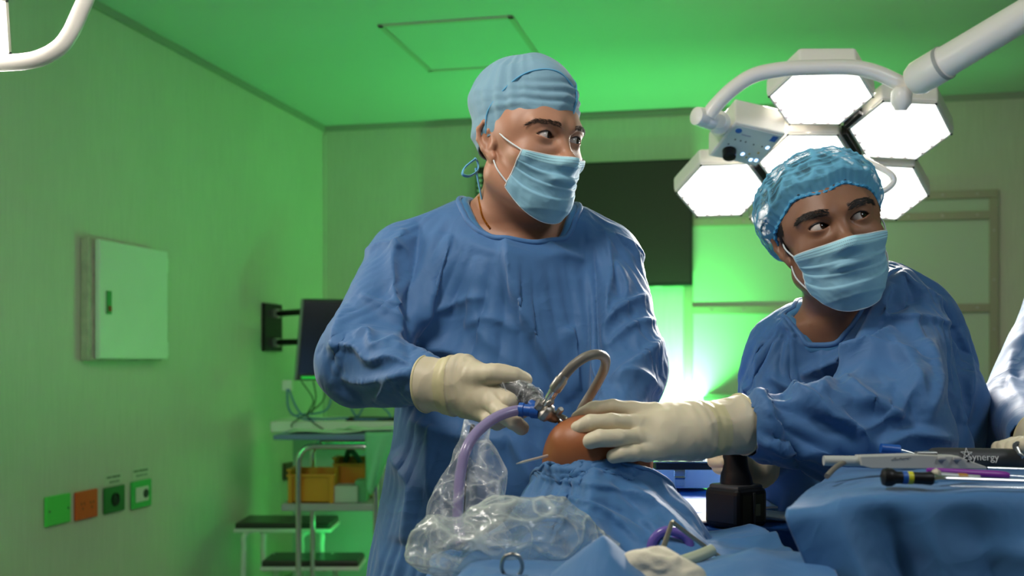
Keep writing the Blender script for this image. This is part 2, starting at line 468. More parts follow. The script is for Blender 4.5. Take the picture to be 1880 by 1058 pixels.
# wall outlets
def outlet(px0, px1, pyc, hz, m, label, kind):
    v1_, z = on_left(px0, pyc); v0_, _ = on_left(px1, pyc)
    zc = z
    o = empty('wall_socket', W(0, (v0_ + v1_) / 2, zc - hz / 2), 0, label, 'wall socket')
    leftbox(v0_, v1_, zc - hz / 2, zc + hz / 2, .001, .012).build('plate', m, o, False, bev=.004)
    vm = (v0_ + v1_) / 2
    if kind == 'blank':
        for s in (-1, 1): MB().lathe(W(.012, vm + s * (v1_ - v0_) * .38, zc), UA, [(0, .004), (.002, .003), (.003, 0)], 8).build('screw', m_dark, o)
    if kind == 'twin':
        for s in (-.5, .5):
            c = vm + s * (v1_ - v0_) * .42
            for dv, dz in ((-.009, .006), (.009, .006), (0, -.012)):
                leftbox(c + dv - .002, c + dv + .002, zc + dz - .005, zc + dz + .005, .012, .0128).build('socket_slot', m_black, o, False)
    if kind == 'round':
        MB().lathe(W(.012, vm, zc), UA, [(0, .026), (.004, .026), (.005, .022), (.001, .018), (.001, 0)], 24).build('socket_ring', m_black, o)
    if kind == 'switch':
        p_ = leftbox(vm - (v1_ - v0_) * .31, vm + (v1_ - v0_) * .33, zc - hz * .27, zc + hz * .27, .012, .0145).build('insert', mat('insert ivory', (.72, .68, .62), .4), o, False, bev=.001)
        MB().lathe(W(.0145, vm - (v1_ - v0_) * .15, zc), UA, [(0, .018), (.003, .018), (.004, .012), (.002, .01), (.002, 0)], 20).build('socket_hole', m_dark, p_)
    return v0_, v1_, zc
outlet(80, 125, 941, .105, mat('blank plate', (.10, .62, .10), .45), 'blank light green cover plate, leftmost of the row of four on the left wall', 'blank')
outlet(135, 175, 931, .105, mat('orange plate', (.75, .085, .015), .45), 'orange-red twin socket plate in the row on the left wall', 'twin')
a_ = outlet(188, 225, 921, .1, mat('dark green plate', (.02, .16, .03), .35), 'dark green socket plate with one round black socket', 'round')
b_ = outlet(238, 274, 911, .11, mat('green plate', (.06, .50, .10), .4), 'green framed plate with pale insert, rightmost of the row on the left wall', 'switch')
# tape labels above two sockets
mt = mat('label tape', (.60, .62, .50), .5); mk = mat('label ink', (.12, .16, .10), .6)
for (v0_, v1_, zc), lab, dz in ((a_, 'faded tape label with two printed lines above the dark green socket', .078), (b_, 'faded tape label with two printed lines above the pale insert plate', .085)):
    o = empty('tape_label', W(0, (v0_ + v1_) / 2, zc + dz - .02), 0, lab, 'label')
    leftbox(v0_ + .005, v1_ - .015, zc + dz - .022, zc + dz + .022, .0008, .002).build('tape', mt, o, False)
    mb = MB(); rnd = random.Random(len(lab))
    for li, zz in enumerate((.009, -.010)):
        v = v1_ - .025 - li * .02
        while v > v0_ + .02:
            w = rnd.choice((.004, .005, .007)); q = leftbox(v - w, v, zc + dz + zz - .005, zc + dz + zz + .004, .002, .0024); mb.add(q.v, q.f); v -= w + rnd.choice((.0015, .0015, .005))
    mb.build('print', mk, o, False)
v_, z_ = on_left(526, 865)
o = empty('wall_socket', W(0, v_, z_ - .05), 0, 'small dark socket plate low in the far left corner behind the yellow bin', 'wall socket')
leftbox(v_ - .05, v_ + .05, z_ - .045, z_ + .045, .001, .02).build('plate', mat('brown plate', (.10, .07, .04), .5), o, False, bev=.004)
leftbox(v_ - .022, v_ + .022, z_ - .022, z_ + .022, .02, .03).build('plug', m_dark, o, False, bev=.003)
# ------------------------------------------------------------------ monitor on its wall arm
va, za = on_left(512, 560); vb, zb_ = on_left(480, 645)
mo = empty('wall_monitor', W(0, (va + vb) / 2, zb_), 0, 'black monitor held by a black swing arm on the left wall above the cart', 'monitor')
leftbox(va, vb, zb_, za, .001, .02).build('wall_plate', m_black, mo, False, bev=.003)
for z in (zb_ + .045, za - .05):
    leftbox((va + vb) / 2 - .02, (va + vb) / 2 + .02, z - .022, z + .022, .02, .05).build('bracket', m_steel, mo, False, bev=.002)
Ym = 5.2
ML = P(541, 625, Ym); MD = Vector((.94, .30, 0)).normalized(); MN = Vector((MD.y, -MD.x, 0))
arm = MB()
for z in (zb_ + .045, za - .05):
    arm.tube([W(.04, (va + vb) / 2, z), ML + MD * .12 - MN * .05 + Vector((0, 0, z - ML.z))], .016, 10)
arm.build('arm', m_black, mo)
def panelbox(o0, ax, n, w, h, t, z0): # box from point o0 along ax (w), thickness t along -n
    mb = MB(); p = [o0, o0 + ax * w, o0 + ax * w - n * t, o0 - n * t]
    mb.prism([(q.x, q.y, 0) for q in p], (0, 0, z0), (0, 0, z0 + h))
    mb.v = [Vector((v.x, v.y, v.z)) + MD * (v.z - zl) * .085 for v in mb.v]
    return mb
zl = P(541, 699, Ym).z; hm = P(541, 548, Ym).z - zl
panelbox(ML, MD, MN, .55, hm, .035, zl).build('casing', m_dark, mo, False, bev=.004)
panelbox(ML + MD * .015 + MN * .001, MD, MN, .52, hm - .045, .001, zl + .03).build('screen', mat('monitor glass', (.004, .006, .005), .2), mo, False)
panelbox(ML + MN * .002, MD, MN, .008, hm, .03, zl).build('bezel_edge', mat('bezel silver', (.25, .3, .25), .3), mo, False)
panelbox(ML + MD * .03 + MN * .003, MD, MN, .09, .012, .003, zl + .008).build('power_light', emis('green indicator', (.02, .5, .05), .6), mo, False)

# ------------------------------------------------------------------ desk shelf with papers, keyboard and cables
Yd = 5.0
def zpix(py, Y): return CAMZ + (HOR - py) / F * Y
dk = empty('wall_desk', P(620, 790, Yd).xyz, 0, 'shallow white desk top below the monitor in the left rear corner', 'desk')
zd = zpix(773, Yd)
MB().box((-.78, Yd + .22, zd - .028), (.66, .44, .05)).build('top', m_white, dk, False, bev=.006)
MB().box((-.78, Yd + .43, zd / 2 - .027), (.62, .02, zd - .054)).build('back_panel', m_grey, dk, False)
k_ = MB(); k_.box((-.60, Yd + .1, zd + .0), (.34, .13, .014)); kb = k_.build('keyboard', m_black, None, False, bev=.003)
tag(kb, 'flat black keyboard lying on the white wall desk', 'keyboard')
kk = MB()
for r in range(4):
    for c in range(14): kk.box((-.755 + c * .0238, Yd + .055 + r * .03, zd + .009), (.02, .024, .006))
kk.build('keys', m_dark, kb, False)
bx = P(528, 708, 5.15)
o = MB().box((bx.x, bx.y, bx.z), (.045, .04, .05)).build('cable_box', m_white, None, False, bev=.003); tag(o, 'small white cable box on the wall left of the monitor', 'cable box')
m_bc = mat('blue cable', (.10, .20, .42), .4); m_kc = mat('black cable', (.01, .01, .012), .4)
cc = MB()
for (a, b, c, sag) in (((530, 715), (560, 765), (640, 768), 0), ((527, 715), (536, 760), (600, 778), 0), ((610, 700), (600, 752), (545, 762), 0), ((640, 740), (655, 765), (668, 745), 0), ((700, 745), (715, 768), (650, 770), 0)):
    cc.tube([P(*a, 5.1), P(*b, 5.05), P(*c, 5.03)], .0045, 6, smoothn=8)
o = cc.build('blue_cables', m_bc); tag(o, 'tangle of thin blue cables hanging behind the white wall desk', 'cables')
cc = MB()
for pp in ([(553, 700), (575, 735), (565, 765), (595, 790)], [(575, 700), (580, 730), (572, 760)], [(600, 702), (590, 740), (540, 775), (536, 785)]):
    cc.tube([P(*q, 4.97) for q in pp], .003, 6, smoothn=8)
o = cc.build('black_cables', m_kc); tag(o, 'thin black cables dangling below the wall monitor', 'cables')

# ------------------------------------------------------------------ tube framed cart
Yk = 4.48
ct = empty('equipment_cart', Vector((P(620, 800, Yk).x, Yk, 0)), 0, 'stainless tube cart with a blue top tray in the left rear corner', 'cart')
xl = P(548, 0, Yk).x; xr = P(690, 0, Yk).x; ztop = zpix(820, Yk); dz = .012
fr = MB()
for y in (Yk, Yk + .32):
    X0, X1 = (xl, xr)
    pts = [(X0, y, .07), (X0, y, ztop - .06)] + [(X0 + .06 - .06 * math.cos(t), y, ztop - .06 + .06 * math.sin(t)) for t in np.linspace(.2, PI / 2, 6)]
    pts += [(X1 - .06 + .06 * math.sin(t), y, ztop - .06 + .06 * math.cos(t)) for t in np.linspace(0, PI / 2 - .2, 6)] + [(X1, y, ztop - .06), (X1, y, .07)]
    fr.tube(pts, dz, 12)
fr.build('frame', m_chrome, ct)
mb = MB().box(((xl + xr) / 2 - .03, Yk + .16, zpix(803, Yk)), (.46, .36, .02)); mb.build('top_tray', mat('blue tray', (.16, .22, .40), .4), ct, False, bev=.004)
mb = MB().box(((xl + xr) / 2 - .03, Yk + .16, zpix(932, Yk)), (.40, .33, .03)); mb.build('shelf', m_grey, ct, False, bev=.004)
MB().box(((xl + xr) / 2, Yk + .16, .17), (.33, .31, .02)).build('bottom_shelf', m_grey, ct, False, bev=.004)
for x in (xl, xr):
    for y in (Yk, Yk + .32):
        w_ = MB().lathe((x - .012, y, .035), (1, 0, 0), [(0, .02), (.002, .034), (.022, .034), (.024, .02)], 20).build('wheel', m_black, ct)
# paper sheets
zt_ = zpix(803, Yk) + .0105
mpaper = mat('paper', (.62, .72, .62), .7)
for i, (x, y, w, h, r, lab) in enumerate(((-.79, Yk + .16, .30, .21, .1, 'loose paper sheet on the left end of the blue cart tray'), (-.60, Yk + .2, .26, .2, -.25, 'loose paper sheet on the right end of the blue cart tray'))):
    n = 8; vs = [((a / n - .5) * w, (b / n - .5) * h, .004 * math.sin(a * .9 + b + i) + .006 + .008 * i) for a in range(n + 1) for b in range(n + 1)]
    fs = [(a * (n + 1) + b, a * (n + 1) + b + 1, (a + 1) * (n + 1) + b + 1, (a + 1) * (n + 1) + b) for a in range(n) for b in range(n)]
    o = mesh_obj('paper_sheet', vs, fs, mpaper); o.location = (x, y, zt_); o.rotation_euler = (0, 0, r); solid(o, .0006); tag(o, lab, 'paper')
# green cloth hanging off the right end of the tray
n = 14; vs = []
for a in range(n + 1):
    for b in range(n + 1):
        s, t = a / n, b / n
        vs.append((P(672, 0, Yk).x + .13 * s * (1 - .45 * t), Yk - .03 + .02 * math.sin(s * 9 + t * 3) * t, zt_ + .012 - .26 * t * (1 - .5 * abs(s - .35))))
fs = [(a * (n + 1) + b, a * (n + 1) + b + 1, (a + 1) * (n + 1) + b + 1, (a + 1) * (n + 1) + b) for a in range(n) for b in range(n)]
o = mesh_obj('hanging_cloth', vs, fs, mat('pale green cloth', (.20, .62, .30), .8)); solid(o, .002); tag(o, 'pale green cloth hanging off the right end of the cart tray', 'cloth')
# yellow open front bin on the shelf
zs = zpix(932, Yk) + .0155
m_yel = mat('yellow plastic', (.62, .27, .012), .4)
def bin_(x0, x1, y0, y1, z0, h, lab):
    o = empty('storage_bin', ((x0 + x1) / 2, (y0 + y1) / 2, z0), 0, lab, 'storage bin')
    t = .008; mb = MB()
    mb.box(((x0 + x1) / 2, (y0 + y1) / 2, z0 + t / 2), (x1 - x0, y1 - y0, t))
    mb.box((x0 + t / 2, (y0 + y1) / 2, z0 + h / 2), (t, y1 - y0, h)); mb.box(((x0 + x1) / 2, y1 - t / 2, z0 + h / 2), (x1 - x0, t, h))
    mb.box(((x0 + x1) / 2, y0 + t / 2, z0 + h * .42), (x1 - x0, t, h * .84))
    mb.prism([(0, y0, z0), (0, y1, z0), (0, y1, z0 + h), (0, (y0 + y1) / 2, z0 + h), (0, y0, z0 + h * .55)], (x1 - t, 0, 0), (x1, 0, 0))
    mb.build('bin_body', m_yel, o, False, bev=.002)
    rm = MB(); rm.box((x0 + t / 2, (y0 + y1) / 2, z0 + h), (t * 2.4, y1 - y0 + .01, .01)); rm.box(((x0 + x1) / 2, y0, z0 + h * .84), (x1 - x0 + .01, t * 2.4, .01)); rm.build('rim', m_yel, o, False, bev=.002)
    for x in (x0 + .01, x1 - .01): MB().box((x, y0 - .006, z0 + h * .42), (.018, .012, h * .84)).build('corner_post', m_yel, o, False, bev=.002)
    return o
xb0 = P(527, 0, Yk).x; xb1 = P(612, 0, Yk).x; xb2 = P(670, 0, Yk).x
bin_(xb0, xb1, Yk + .02, Yk + .17, zs, .135, 'yellow plastic storage bin on the cart shelf, front left one')
bin_(xb1 - .03, xb2, Yk + .19, Yk + .31, zs, .17, 'yellow plastic storage bin at the back of the cart shelf')
o = mesh_obj('green_tubing', *[[], []]) if False else MB().tube([(xb1 + .01, Yk + .27, zs + .15), (xb1 + .03, Yk + .25, zs + .2), (xb1 + .07, Yk + .24, zs + .16), (xb1 + .09, Yk + .26, zs + .1)], .012, 8, smoothn=6).build('green_hose', mat('dark green rubber', (.01, .09, .05), .4))
tag(o, 'dark green rubber hose lying in the rear yellow bin', 'hose')
bxo = MB().box((P(632, 0, Yk).x, Yk + .08, zs + .035), (.10, .11, .068)).build('carton', mat('carton', (.50, .60, .45), .6), None, False, bev=.002); tag(bxo, 'pale cardboard carton on the cart shelf right of the front yellow bin', 'box')
bxo = MB().box((P(655, 0, Yk).x + .01, Yk + .1, zs + .045), (.05, .1, .088)).build('carton', mat('carton green', (.12, .42, .18), .6), None, False, bev=.002); tag(bxo, 'green cardboard carton on the cart shelf beside the pale carton', 'box')
bt = empty('plastic_bottle', (P(680, 0, Yk).x + .03, Yk + .17, zs), 0, 'clear plastic bottle standing at the right rear of the cart shelf', 'bottle')
MB().lathe((P(680, 0, Yk).x + .03, Yk + .17, zs), (0, 0, 1), [(0, .03), (.1, .03), (.12, .014), (.13, .014)], 16).build('body', mat('milky plastic', (.4, .5, .4), .3), bt)
MB().lathe((P(680, 0, Yk).x + .03, Yk + .17, zs + .13), (0, 0, 1), [(0, .016), (.02, .016)], 16).build('cap', m_white, bt)

# ------------------------------------------------------------------ two step stool
Ys = 5.03
sx0 = P(432, 0, Ys).x; sx1 = P(606, 0, Ys).x
stl = empty('step_stool', ((sx0 + sx1) / 2, Ys + .1, 0), 0, 'two-step stool with dark treads and curved white tube legs beside the left wall', 'step stool')
m_tread = mat('dark rubber tread', (.035, .028, .025), .35)
zA = zpix(966, Ys); zB = zpix(1028, Ys - .12)
MB().box(((sx0 + sx1) / 2, Ys + .12, zA - .0), (sx1 - sx0, .26, .03)).build('tread', m_tread, stl, False, bev=.008)
MB().box(((sx0 + sx1) / 2, Ys + .12, zA - .02), (sx1 - sx0 + .012, .272, .018)).build('tread_rim', m_white, stl, False, bev=.004)
sx2 = P(492, 0, Ys - .1).x; sx3 = P(665, 0, Ys - .1).x
MB().box(((sx2 + sx3) / 2, Ys - .12, zB), (sx3 - sx2, .22, .03)).build('tread', m_tread, stl, False, bev=.008)
MB().box(((sx2 + sx3) / 2, Ys - .12, zB - .02), (sx3 - sx2 + .012, .232, .018)).build('tread_rim', m_white, stl, False, bev=.004)
for (x, y, s, bend) in ((sx0 + .045, Ys + .0, -1, 0), (sx0 + .13, Ys + .02, 1, .08), (sx0 + .31, Ys + .0, -1, 0), (sx1 - .04, Ys + .02, 1, .08)):
    pts = [(x + .03 * -s, y + .05, zA - .025), (x, y - .01, zA - .045), (x, y - .02, zA - .1), (x + (.01 if bend else 0), y - .03, zA - .2)]
    pts += [(x + bend * .6, y - .05, zB + .0), (x + bend, y - .12, zB - .03)] if bend else []
    pts += [(x + bend, y - .12 if bend else y - .04, .12), (x + bend, y - .14 if bend else y - .05, .008)]
    MB().tube(pts, .0135, 10, smoothn=6).build('leg', m_white, stl)

# ------------------------------------------------------------------ counter along the back wall
zc = on_back(1800, 727)[1]; uc0 = on_back(1296, 700)[0]
cn = empty('wall_counter', W(4.0, .2, 0), 0, 'pale counter running along the back wall behind the right-hand man', 'counter')
quadbox(uc0, U1 - .02, .016, .42, zc - .035, zc).build('worktop', mat('worktop', (.35, .42, .33), .4), cn, False, bev=.004)
quadbox(uc0 + .05, U1 - .05, .03, .38, .08, zc - .035).build('cabinet', mat('cabinet front', (.36, .34, .25), .5), cn, False)
quadbox(uc0 + .07, U1 - .07, .05, .34, 0, .08).build('plinth', m_dark, cn, False)
for px, col, w, hh, lab in ((1780, (.10, .10, .07), .12, .03, 'flat dark tray on the back counter right of the right-hand man'), (1822, (.30, .27, .16), .10, .035, 'small tan box on the back counter near the right edge of the photo')):
    u, _ = on_back(px, 700)
    o = quadbox(u - w / 2, u + w / 2, .12, .3, zc + .001, zc + hh).build('storage_box', mat('box ' + lab[:8], col, .6), None, False, bev=.005); tag(o, lab, 'box')

# green LED floodlight standing on the floor behind the team
fl = empty('led_floodlight', W(gu + .02, .47, 0), 0, 'green LED floodlight glowing behind the table between the two men', 'floodlight')
MB().box(W(gu + .02, .47, .90), (.30, .07, .12), Matrix.Rotation(-R(12.4), 3, 'Z')).build('housing', m_black, fl, False, bev=.01)
MB().tube([W(gu + .02, .47, .84), W(gu + .02, .47, .03)], .015, 12).build('stand', m_black, fl)
MB().lathe(W(gu + .02, .47, 0), (0, 0, 1), [(0, .16), (.015, .16), (.03, .03), (.04, .016)], 24).build('base', m_black, fl)
MB().box(W(gu + .02, .433, .90), (.27, .006, .09), Matrix.Rotation(-R(12.4), 3, 'Z')).build('led_panel', emis('green leds', (.05, 1, .2), 6), fl, False)
# ------------------------------------------------------------------ surgical lamp behind the right-hand man
m_lampw = mat('lamp enamel', (.92, .87, .80), .3)
m_lens = bpy.data.materials.new('lit lens'); t, b = nt(m_lens)
b.inputs['Base Color'].default_value = (.9, .9, .9, 1); b.inputs['Roughness'].default_value = .2
tc = t.nodes.new('ShaderNodeTexCoord'); vo = t.nodes.new('ShaderNodeTexVoronoi'); vo.inputs['Scale'].default_value = 26
rp = t.nodes.new('ShaderNodeMapRange'); rp.inputs[1].default_value = 0; rp.inputs[2].default_value = .6; rp.inputs[3].default_value = 3.4; rp.inputs[4].default_value = 1.9
t.links.new(tc.outputs['Object'], vo.inputs['Vector']); t.links.new(vo.outputs['Distance'], rp.inputs[0]); t.links.new(rp.outputs[0], b.inputs['Emission Strength'])
b.inputs['Emission Color'].default_value = (1.0, .97, .90, 1)
m_facet = mat('facet violet', (.75, .62, .70), .4)
m_rim = mat('lens rim', (.85, .82, .74), .35)
YL = 2.72
LC = P(1481, 296, YL)
LA = Vector((-.093, -.861, .50)).normalized(); LB = Vector((.991, -.127, -.032)); LB = (LB - LA * LB.dot(LA)).normalized()
LN = LA.cross(LB).normalized()
if LN.z > 0: LN = -LN
DL = .232
def pix_plane(px, py, p0, n):
    d = Vector(((px - 940) / F, 1, (HOR - py) / F)); o = Vector((0, 0, CAMZ))
    return o + d * ((Vector(p0) - o).dot(n) / d.dot(n))
def hexpts(c, r, A, B): return [c + (B * math.cos(k * PI / 3) + A * math.sin(k * PI / 3)) * r for k in range(6)]
def hexpod(parent, c, A, B, N, r=.1225, lit=True):
    """one hexagonal lamp head: housing, rim, lens"""
    mb = MB(); rings = [(0, r), (.012, r * 1.01), (.045, r * 1.0), (.062, r * .80), (.066, r * .35)]
    vs = []; fs = []
    for (d, rr) in rings: vs += hexpts(c - N * d, rr, A, B)
    for i in range(len(rings) - 1):
        for k in range(6): fs.append((i * 6 + k, i * 6 + (k + 1) % 6, (i + 1) * 6 + (k + 1) % 6, (i + 1) * 6 + k))
    fs.append(tuple(range(24, 30)))
    fs.append(tuple(range(6))[::-1]); mb.add(vs, fs)
    pod = mb.build('lamp_head', m_lampw, parent, False, bev=.004)
    rm = MB(); a = hexpts(c + N * .001, r * .985, A, B); b2 = hexpts(c + N * .001, r * .93, A, B); a2 = hexpts(c + N * .005, r * .975, A, B); b3 = hexpts(c + N * .005, r * .93, A, B)
    rm.add(a + a2 + b3 + b2, [(j * 6 + k, j * 6 + (k + 1) % 6, ((j + 1) % 4) * 6 + (k + 1) % 6, ((j + 1) % 4) * 6 + k) for j in range(4) for k in range(6)])
    rm.build('lens_rim', m_rim, pod, False)
    MB().add(hexpts(c + N * .002, r * .935, A, B) + hexpts(c + N * .0035, r * .93, A, B), [tuple(range(6))[::-1], tuple(range(6, 12))] + [(k, (k + 1) % 6, (k + 1) % 6 + 6, k + 6) for k in range(6)]).build('lens', m_lens, pod, False)
    for p in hexpts(c + N * .004, r * .955, A, B): MB().lathe(p, N, [(0, .003), (.002, .003), (.0025, 0)], 8).build('screw', m_dark, pod)
    # facet marks along the lower rim of the lens
    for k in (3, 4, 5):
        p0, p1 = hexpts(c + N * .0045, r * .925, A, B)[k], hexpts(c + N * .0045, r * .925, A, B)[(k + 1) % 6]
        e = (p1 - p0); inn = ((c + N * .0045) - (p0 + p1) / 2).normalized()
        for q in (.22, .5, .78):
            m_ = p0 + e * q; u_ = e.normalized()
            MB().add([m_ - u_ * .0065, m_ + u_ * .0065, m_ + inn * .006], [(0, 1, 2)]).build('facet', m_facet, pod, False)
    return pod
sl = empty('surgical_lamp', LC - LN * .07, 0, 'white multi-head surgical lamp switched on behind the right-hand man', 'surgical lamp')
E1 = LA * DL; E2 = (LA * .5 + LB * .866) * DL; E3 = E2 - E1
for k, off in enumerate((Vector((0, 0, 0)), E1, E2, E3, -E1, -E2)):
    c = LC + off
    N = (LN * 1.0 - off * .30).normalized() if off.length else LN
    A = (LA - N * LA.dot(N)).normalized(); B = (LB - N * LB.dot(N)); B = (B - A * B.dot(A)).normalized()
    hexpod(sl, c, A, B, N)
# frame joining the heads
fj = MB()
for off in (E1, E2, E3, -E1, -E2, -E3): fj.tube([LC - LN * .05, LC + off * .8 - LN * .05], .018, 10)
fj.lathe(LC - LN * .05, -LN, [(0, .1), (.03, .09), (.05, .04)], 24)
fj.build('rear_frame', m_lampw, sl)
def strip(p0, p1, w=.012):
    d = (p1 - p0); m3 = Matrix((d.normalized(), d.normalized().cross(LN), LN)).transposed()
    MB().box((p0 + p1) / 2 - LN * .01, (d.length, w, .03), m3).build('joint', m_black, sl, False, bev=.002)
strip(LC + (E1 + E2) * .5 - (E2 - E1) .normalized() * 0 - (E1 + E2).normalized() * .055, LC + (E1 + E2) * .5 + (E1 + E2).normalized() * -.0)
h2 = -E2; n2 = h2.normalized(); s2 = n2.cross(LN)
strip(LC + h2 * .5 + s2 * .045, LC + h2 * .5 - s2 * .045)
h3 = E2; n3 = h3.normalized(); s3 = n3.cross(LN)
strip(LC + h3 * .5 + s3 * .055, LC + h3 * .5 - s3 * .055)
# control box
PC = LC + LN * .035
f4 = [pix_plane(x, y, PC, LN) for x, y in ((1350, 224), (1443, 246), (1394, 303), (1300, 287))]
b4 = [p - LN * .075 for p in f4]
cbx = MB().add(f4 + b4, [(0, 1, 2, 3), (7, 6, 5, 4), (0, 4, 5, 1), (1, 5, 6, 2), (2, 6, 7, 3), (3, 7, 4, 0)]).build('control_box', m_lampw, sl, False, bev=.004)
cu = (f4[1] - f4[0]); cv = (f4[3] - f4[0]); c0 = f4[0]
def onbox(s, t, h=.001): return c0 + cu * s + cv * t + LN * h
MB().add([onbox(.05, .06), onbox(.95, .06), onbox(.95, .95), onbox(.05, .95)] + [onbox(.05, .06, .002), onbox(.95, .06, .002), onbox(.95, .95, .002), onbox(.05, .95, .002)],
         [(0, 1, 2, 3), (4, 5, 6, 7), (0, 1, 5, 4), (1, 2, 6, 5), (2, 3, 7, 6), (3, 0, 4, 7)]).build('keypad', mat('keypad film', (.74, .80, .76), .4), cbx, False)
MB().lathe(onbox(.28, .72, .002), LN, [(0, .017), (.02, .016), (.022, .013), (.022, 0)], 20).build('knob', m_black, cbx)
def quad_on(s, t, w, h_, name, m_, par=cbx):
    a, b_, c_, d_ = onbox(s - w, t - h_, .0025), onbox(s + w, t - h_, .0025), onbox(s + w, t + h_, .0025), onbox(s - w, t + h_, .0025)
    up = LN * .001
    MB().add([a, b_, c_, d_, a + up, b_ + up, c_ + up, d_ + up], [(0, 1, 2, 3), (4, 5, 6, 7), (0, 1, 5, 4), (1, 2, 6, 5), (2, 3, 7, 6), (3, 0, 4, 7)]).build(name, m_, par, False)
m_bl = mat('blue print', (.03, .14, .5), .4); m_led = emis('blue led', (.35, .55, 1), 5); m_dot = mat('print dots', (.05, .07, .07), .5)
MB().lathe(onbox(.16, .17, .0025), LN, [(0, .008), (.001, .008)], 16).build('emblem', m_bl, cbx)
quad_on(.86, .17, .055, .07, 'emblem', m_bl)
for s, t_ in ((.22, .4), (.33, .4), (.43, .4), (.6, .42), (.77, .42), (.17, .55)): quad_on(s, t_, .012, .014, 'printed_dot', m_dot)
for s, t_ in ((.88, .42), (.55, .72), (.77, .82), (.87, .8)): quad_on(s, t_, .022, .03, 'lit_button', m_led)
for s, t_ in ((.66, .68), (.66, .78), (.8, .6)): quad_on(s, t_, .015, .02, 'button', mat('yellow button', (.6, .45, .1), .4))
quad_on(.35, .24, .09, .012, 'printed_line', mat('print grey', (.4, .42, .5), .5))
# arched yoke and its joints
YA = 2.36
yk = MB()
arch = [(1300, 214), (1312, 196), (1345, 163), (1385, 138), (1440, 127), (1500, 124), (1565, 124), (1610, 134), (1650, 152), (1668, 160)]
depth = [YA + .04 - .004 * i for i in range(10)]
yk.tube([P(x, y, Y) for (x, y), Y in zip(arch, depth)], .0165, 14, smoothn=6)
yk.build('yoke', m_lampw, sl)
j1 = P(1283, 214, YA + .04); j2 = P(1326, 224, YA + .08)
jm = MB(); jd = (j2 - j1).normalized()
jm.lathe(j1 - jd * .012, jd, [(0, .012), (.004, .02), (.028, .022), (.03, .0215), (.032, .0225), (.052, .023), (.056, .012)], 20); jm.build('yoke_joint', m_lampw, sl)
j3 = (f4[0] + f4[3]) / 2 - LN * .035
MB().lathe(j2 - jd * .01, (j3 - j2), [(0, .016), (.02, .016), (.03, .026), (.04, .026), ((j3 - j2).length + .01, .02)], 20).build('yoke_collar', m_lampw, sl)
a0_ = P(1672, 152, YA - .01); a1_ = P(1990, -38, 2.05); ad = (a1_ - a0_).normalized()
MB().lathe(a0_ + ad * .0, ad, [(0, .012), (.004, .03), (.02, .037), (.085, .037), (.088, .0335), (.12, .033), (.36, .030), (.42, .030)], 28).build('spring_arm', m_lampw, sl)
MB().lathe(a0_ + ad * .078, ad, [(0, .0374), (.004, .0378), (.008, .0374)], 28).build('arm_band', m_grey, sl)
e1 = a0_ + ad * .42
MB().tube([e1, e1 + Vector((.25, 0, .15)), Vector((1.25, 2.2, 2.1)), Vector((1.28, 2.2, CEIL))], [.03, .03, .04, .045], 16, smoothn=6).build('ceiling_arm', m_lampw, sl)
MB().lathe(P(1656, 168, YA), (0, .2, -1), [(-.01, .014), (0, .022), (.025, .022), (.04, .012)], 20).build('pivot', m_lampw, sl)
# grab handle at the lower right head
hp = LC + E3 + LN * .01
MB().tube([P(1600, 352, 2.42), P(1622, 350, 2.42), P(1640, 334, 2.42), P(1633, 318, 2.42), P(1600, 300, 2.44), P(1585, 290, 2.46)], .0075, 10, smoothn=6).build('grab_handle', m_lampw, sl)
area('surgical_lamp_light', LC + LN * .05, (.30, 1.75, 1.0), .4, .4, 13, (1.0, .95, .88), 70)

# ------------------------------------------------------------------ second surgical lamp, mostly beyond the left edge
Y2 = 1.95
s2l = empty('surgical_lamp', P(-120, 60, Y2), 0, 'second surgical lamp at the top left corner showing only its curved white handle', 'surgical lamp')
C2 = P(-88, 66, Y2 + .08)
N2 = (Vector((.1, 1.75, 1.0)) - C2).normalized(); B2 = Vector((0, 0, 1)); B2 = (B2 - N2 * B2.dot(N2)).normalized(); A2 = N2.cross(B2)
N2v = Vector((.62, -.35, -.70)).normalized(); A2v = Vector((0, 0, 1)); A2v = (A2v - N2v * A2v.dot(N2v)).normalized(); B2v = A2v.cross(N2v)
for off in (Vector((0, 0, 0)), B2v * -.235 * .87 + A2v * .12, B2v * -.235 * .87 - A2v * .12): hexpod(s2l, C2 + off, A2v, B2v, N2v, .125)
MB().tube([P(-160, 120, Y2), P(-60, 117, Y2), P(20, 115, Y2), P(70, 108, Y2), P(108, 88, Y2), P(130, 60, Y2), P(146, 25, Y2), P(160, -8, Y2), P(190, -90, Y2), P(150, -200, Y2)], .0145, 16, smoothn=8).build('grab_handle', m_lampw, s2l)
MB().tube([P(-160, 120, Y2), C2 + A2v * .02 - N2v * .05, P(150, -200, Y2)], .014, 12, smoothn=6).build('handle_bracket', m_lampw, s2l)
MB().tube([C2 - N2v * .04, Vector((-1.35, 1.9, 2.2)), Vector((-1.35, 1.9, CEIL))], [.03, .035, .04], 16, smoothn=6).build('ceiling_arm', m_lampw, s2l)
area('surgical_lamp_light_left', C2 + N2v * .08, (.05, 1.6, 1.1), .3, .3, 5, (1.0, .93, .85))
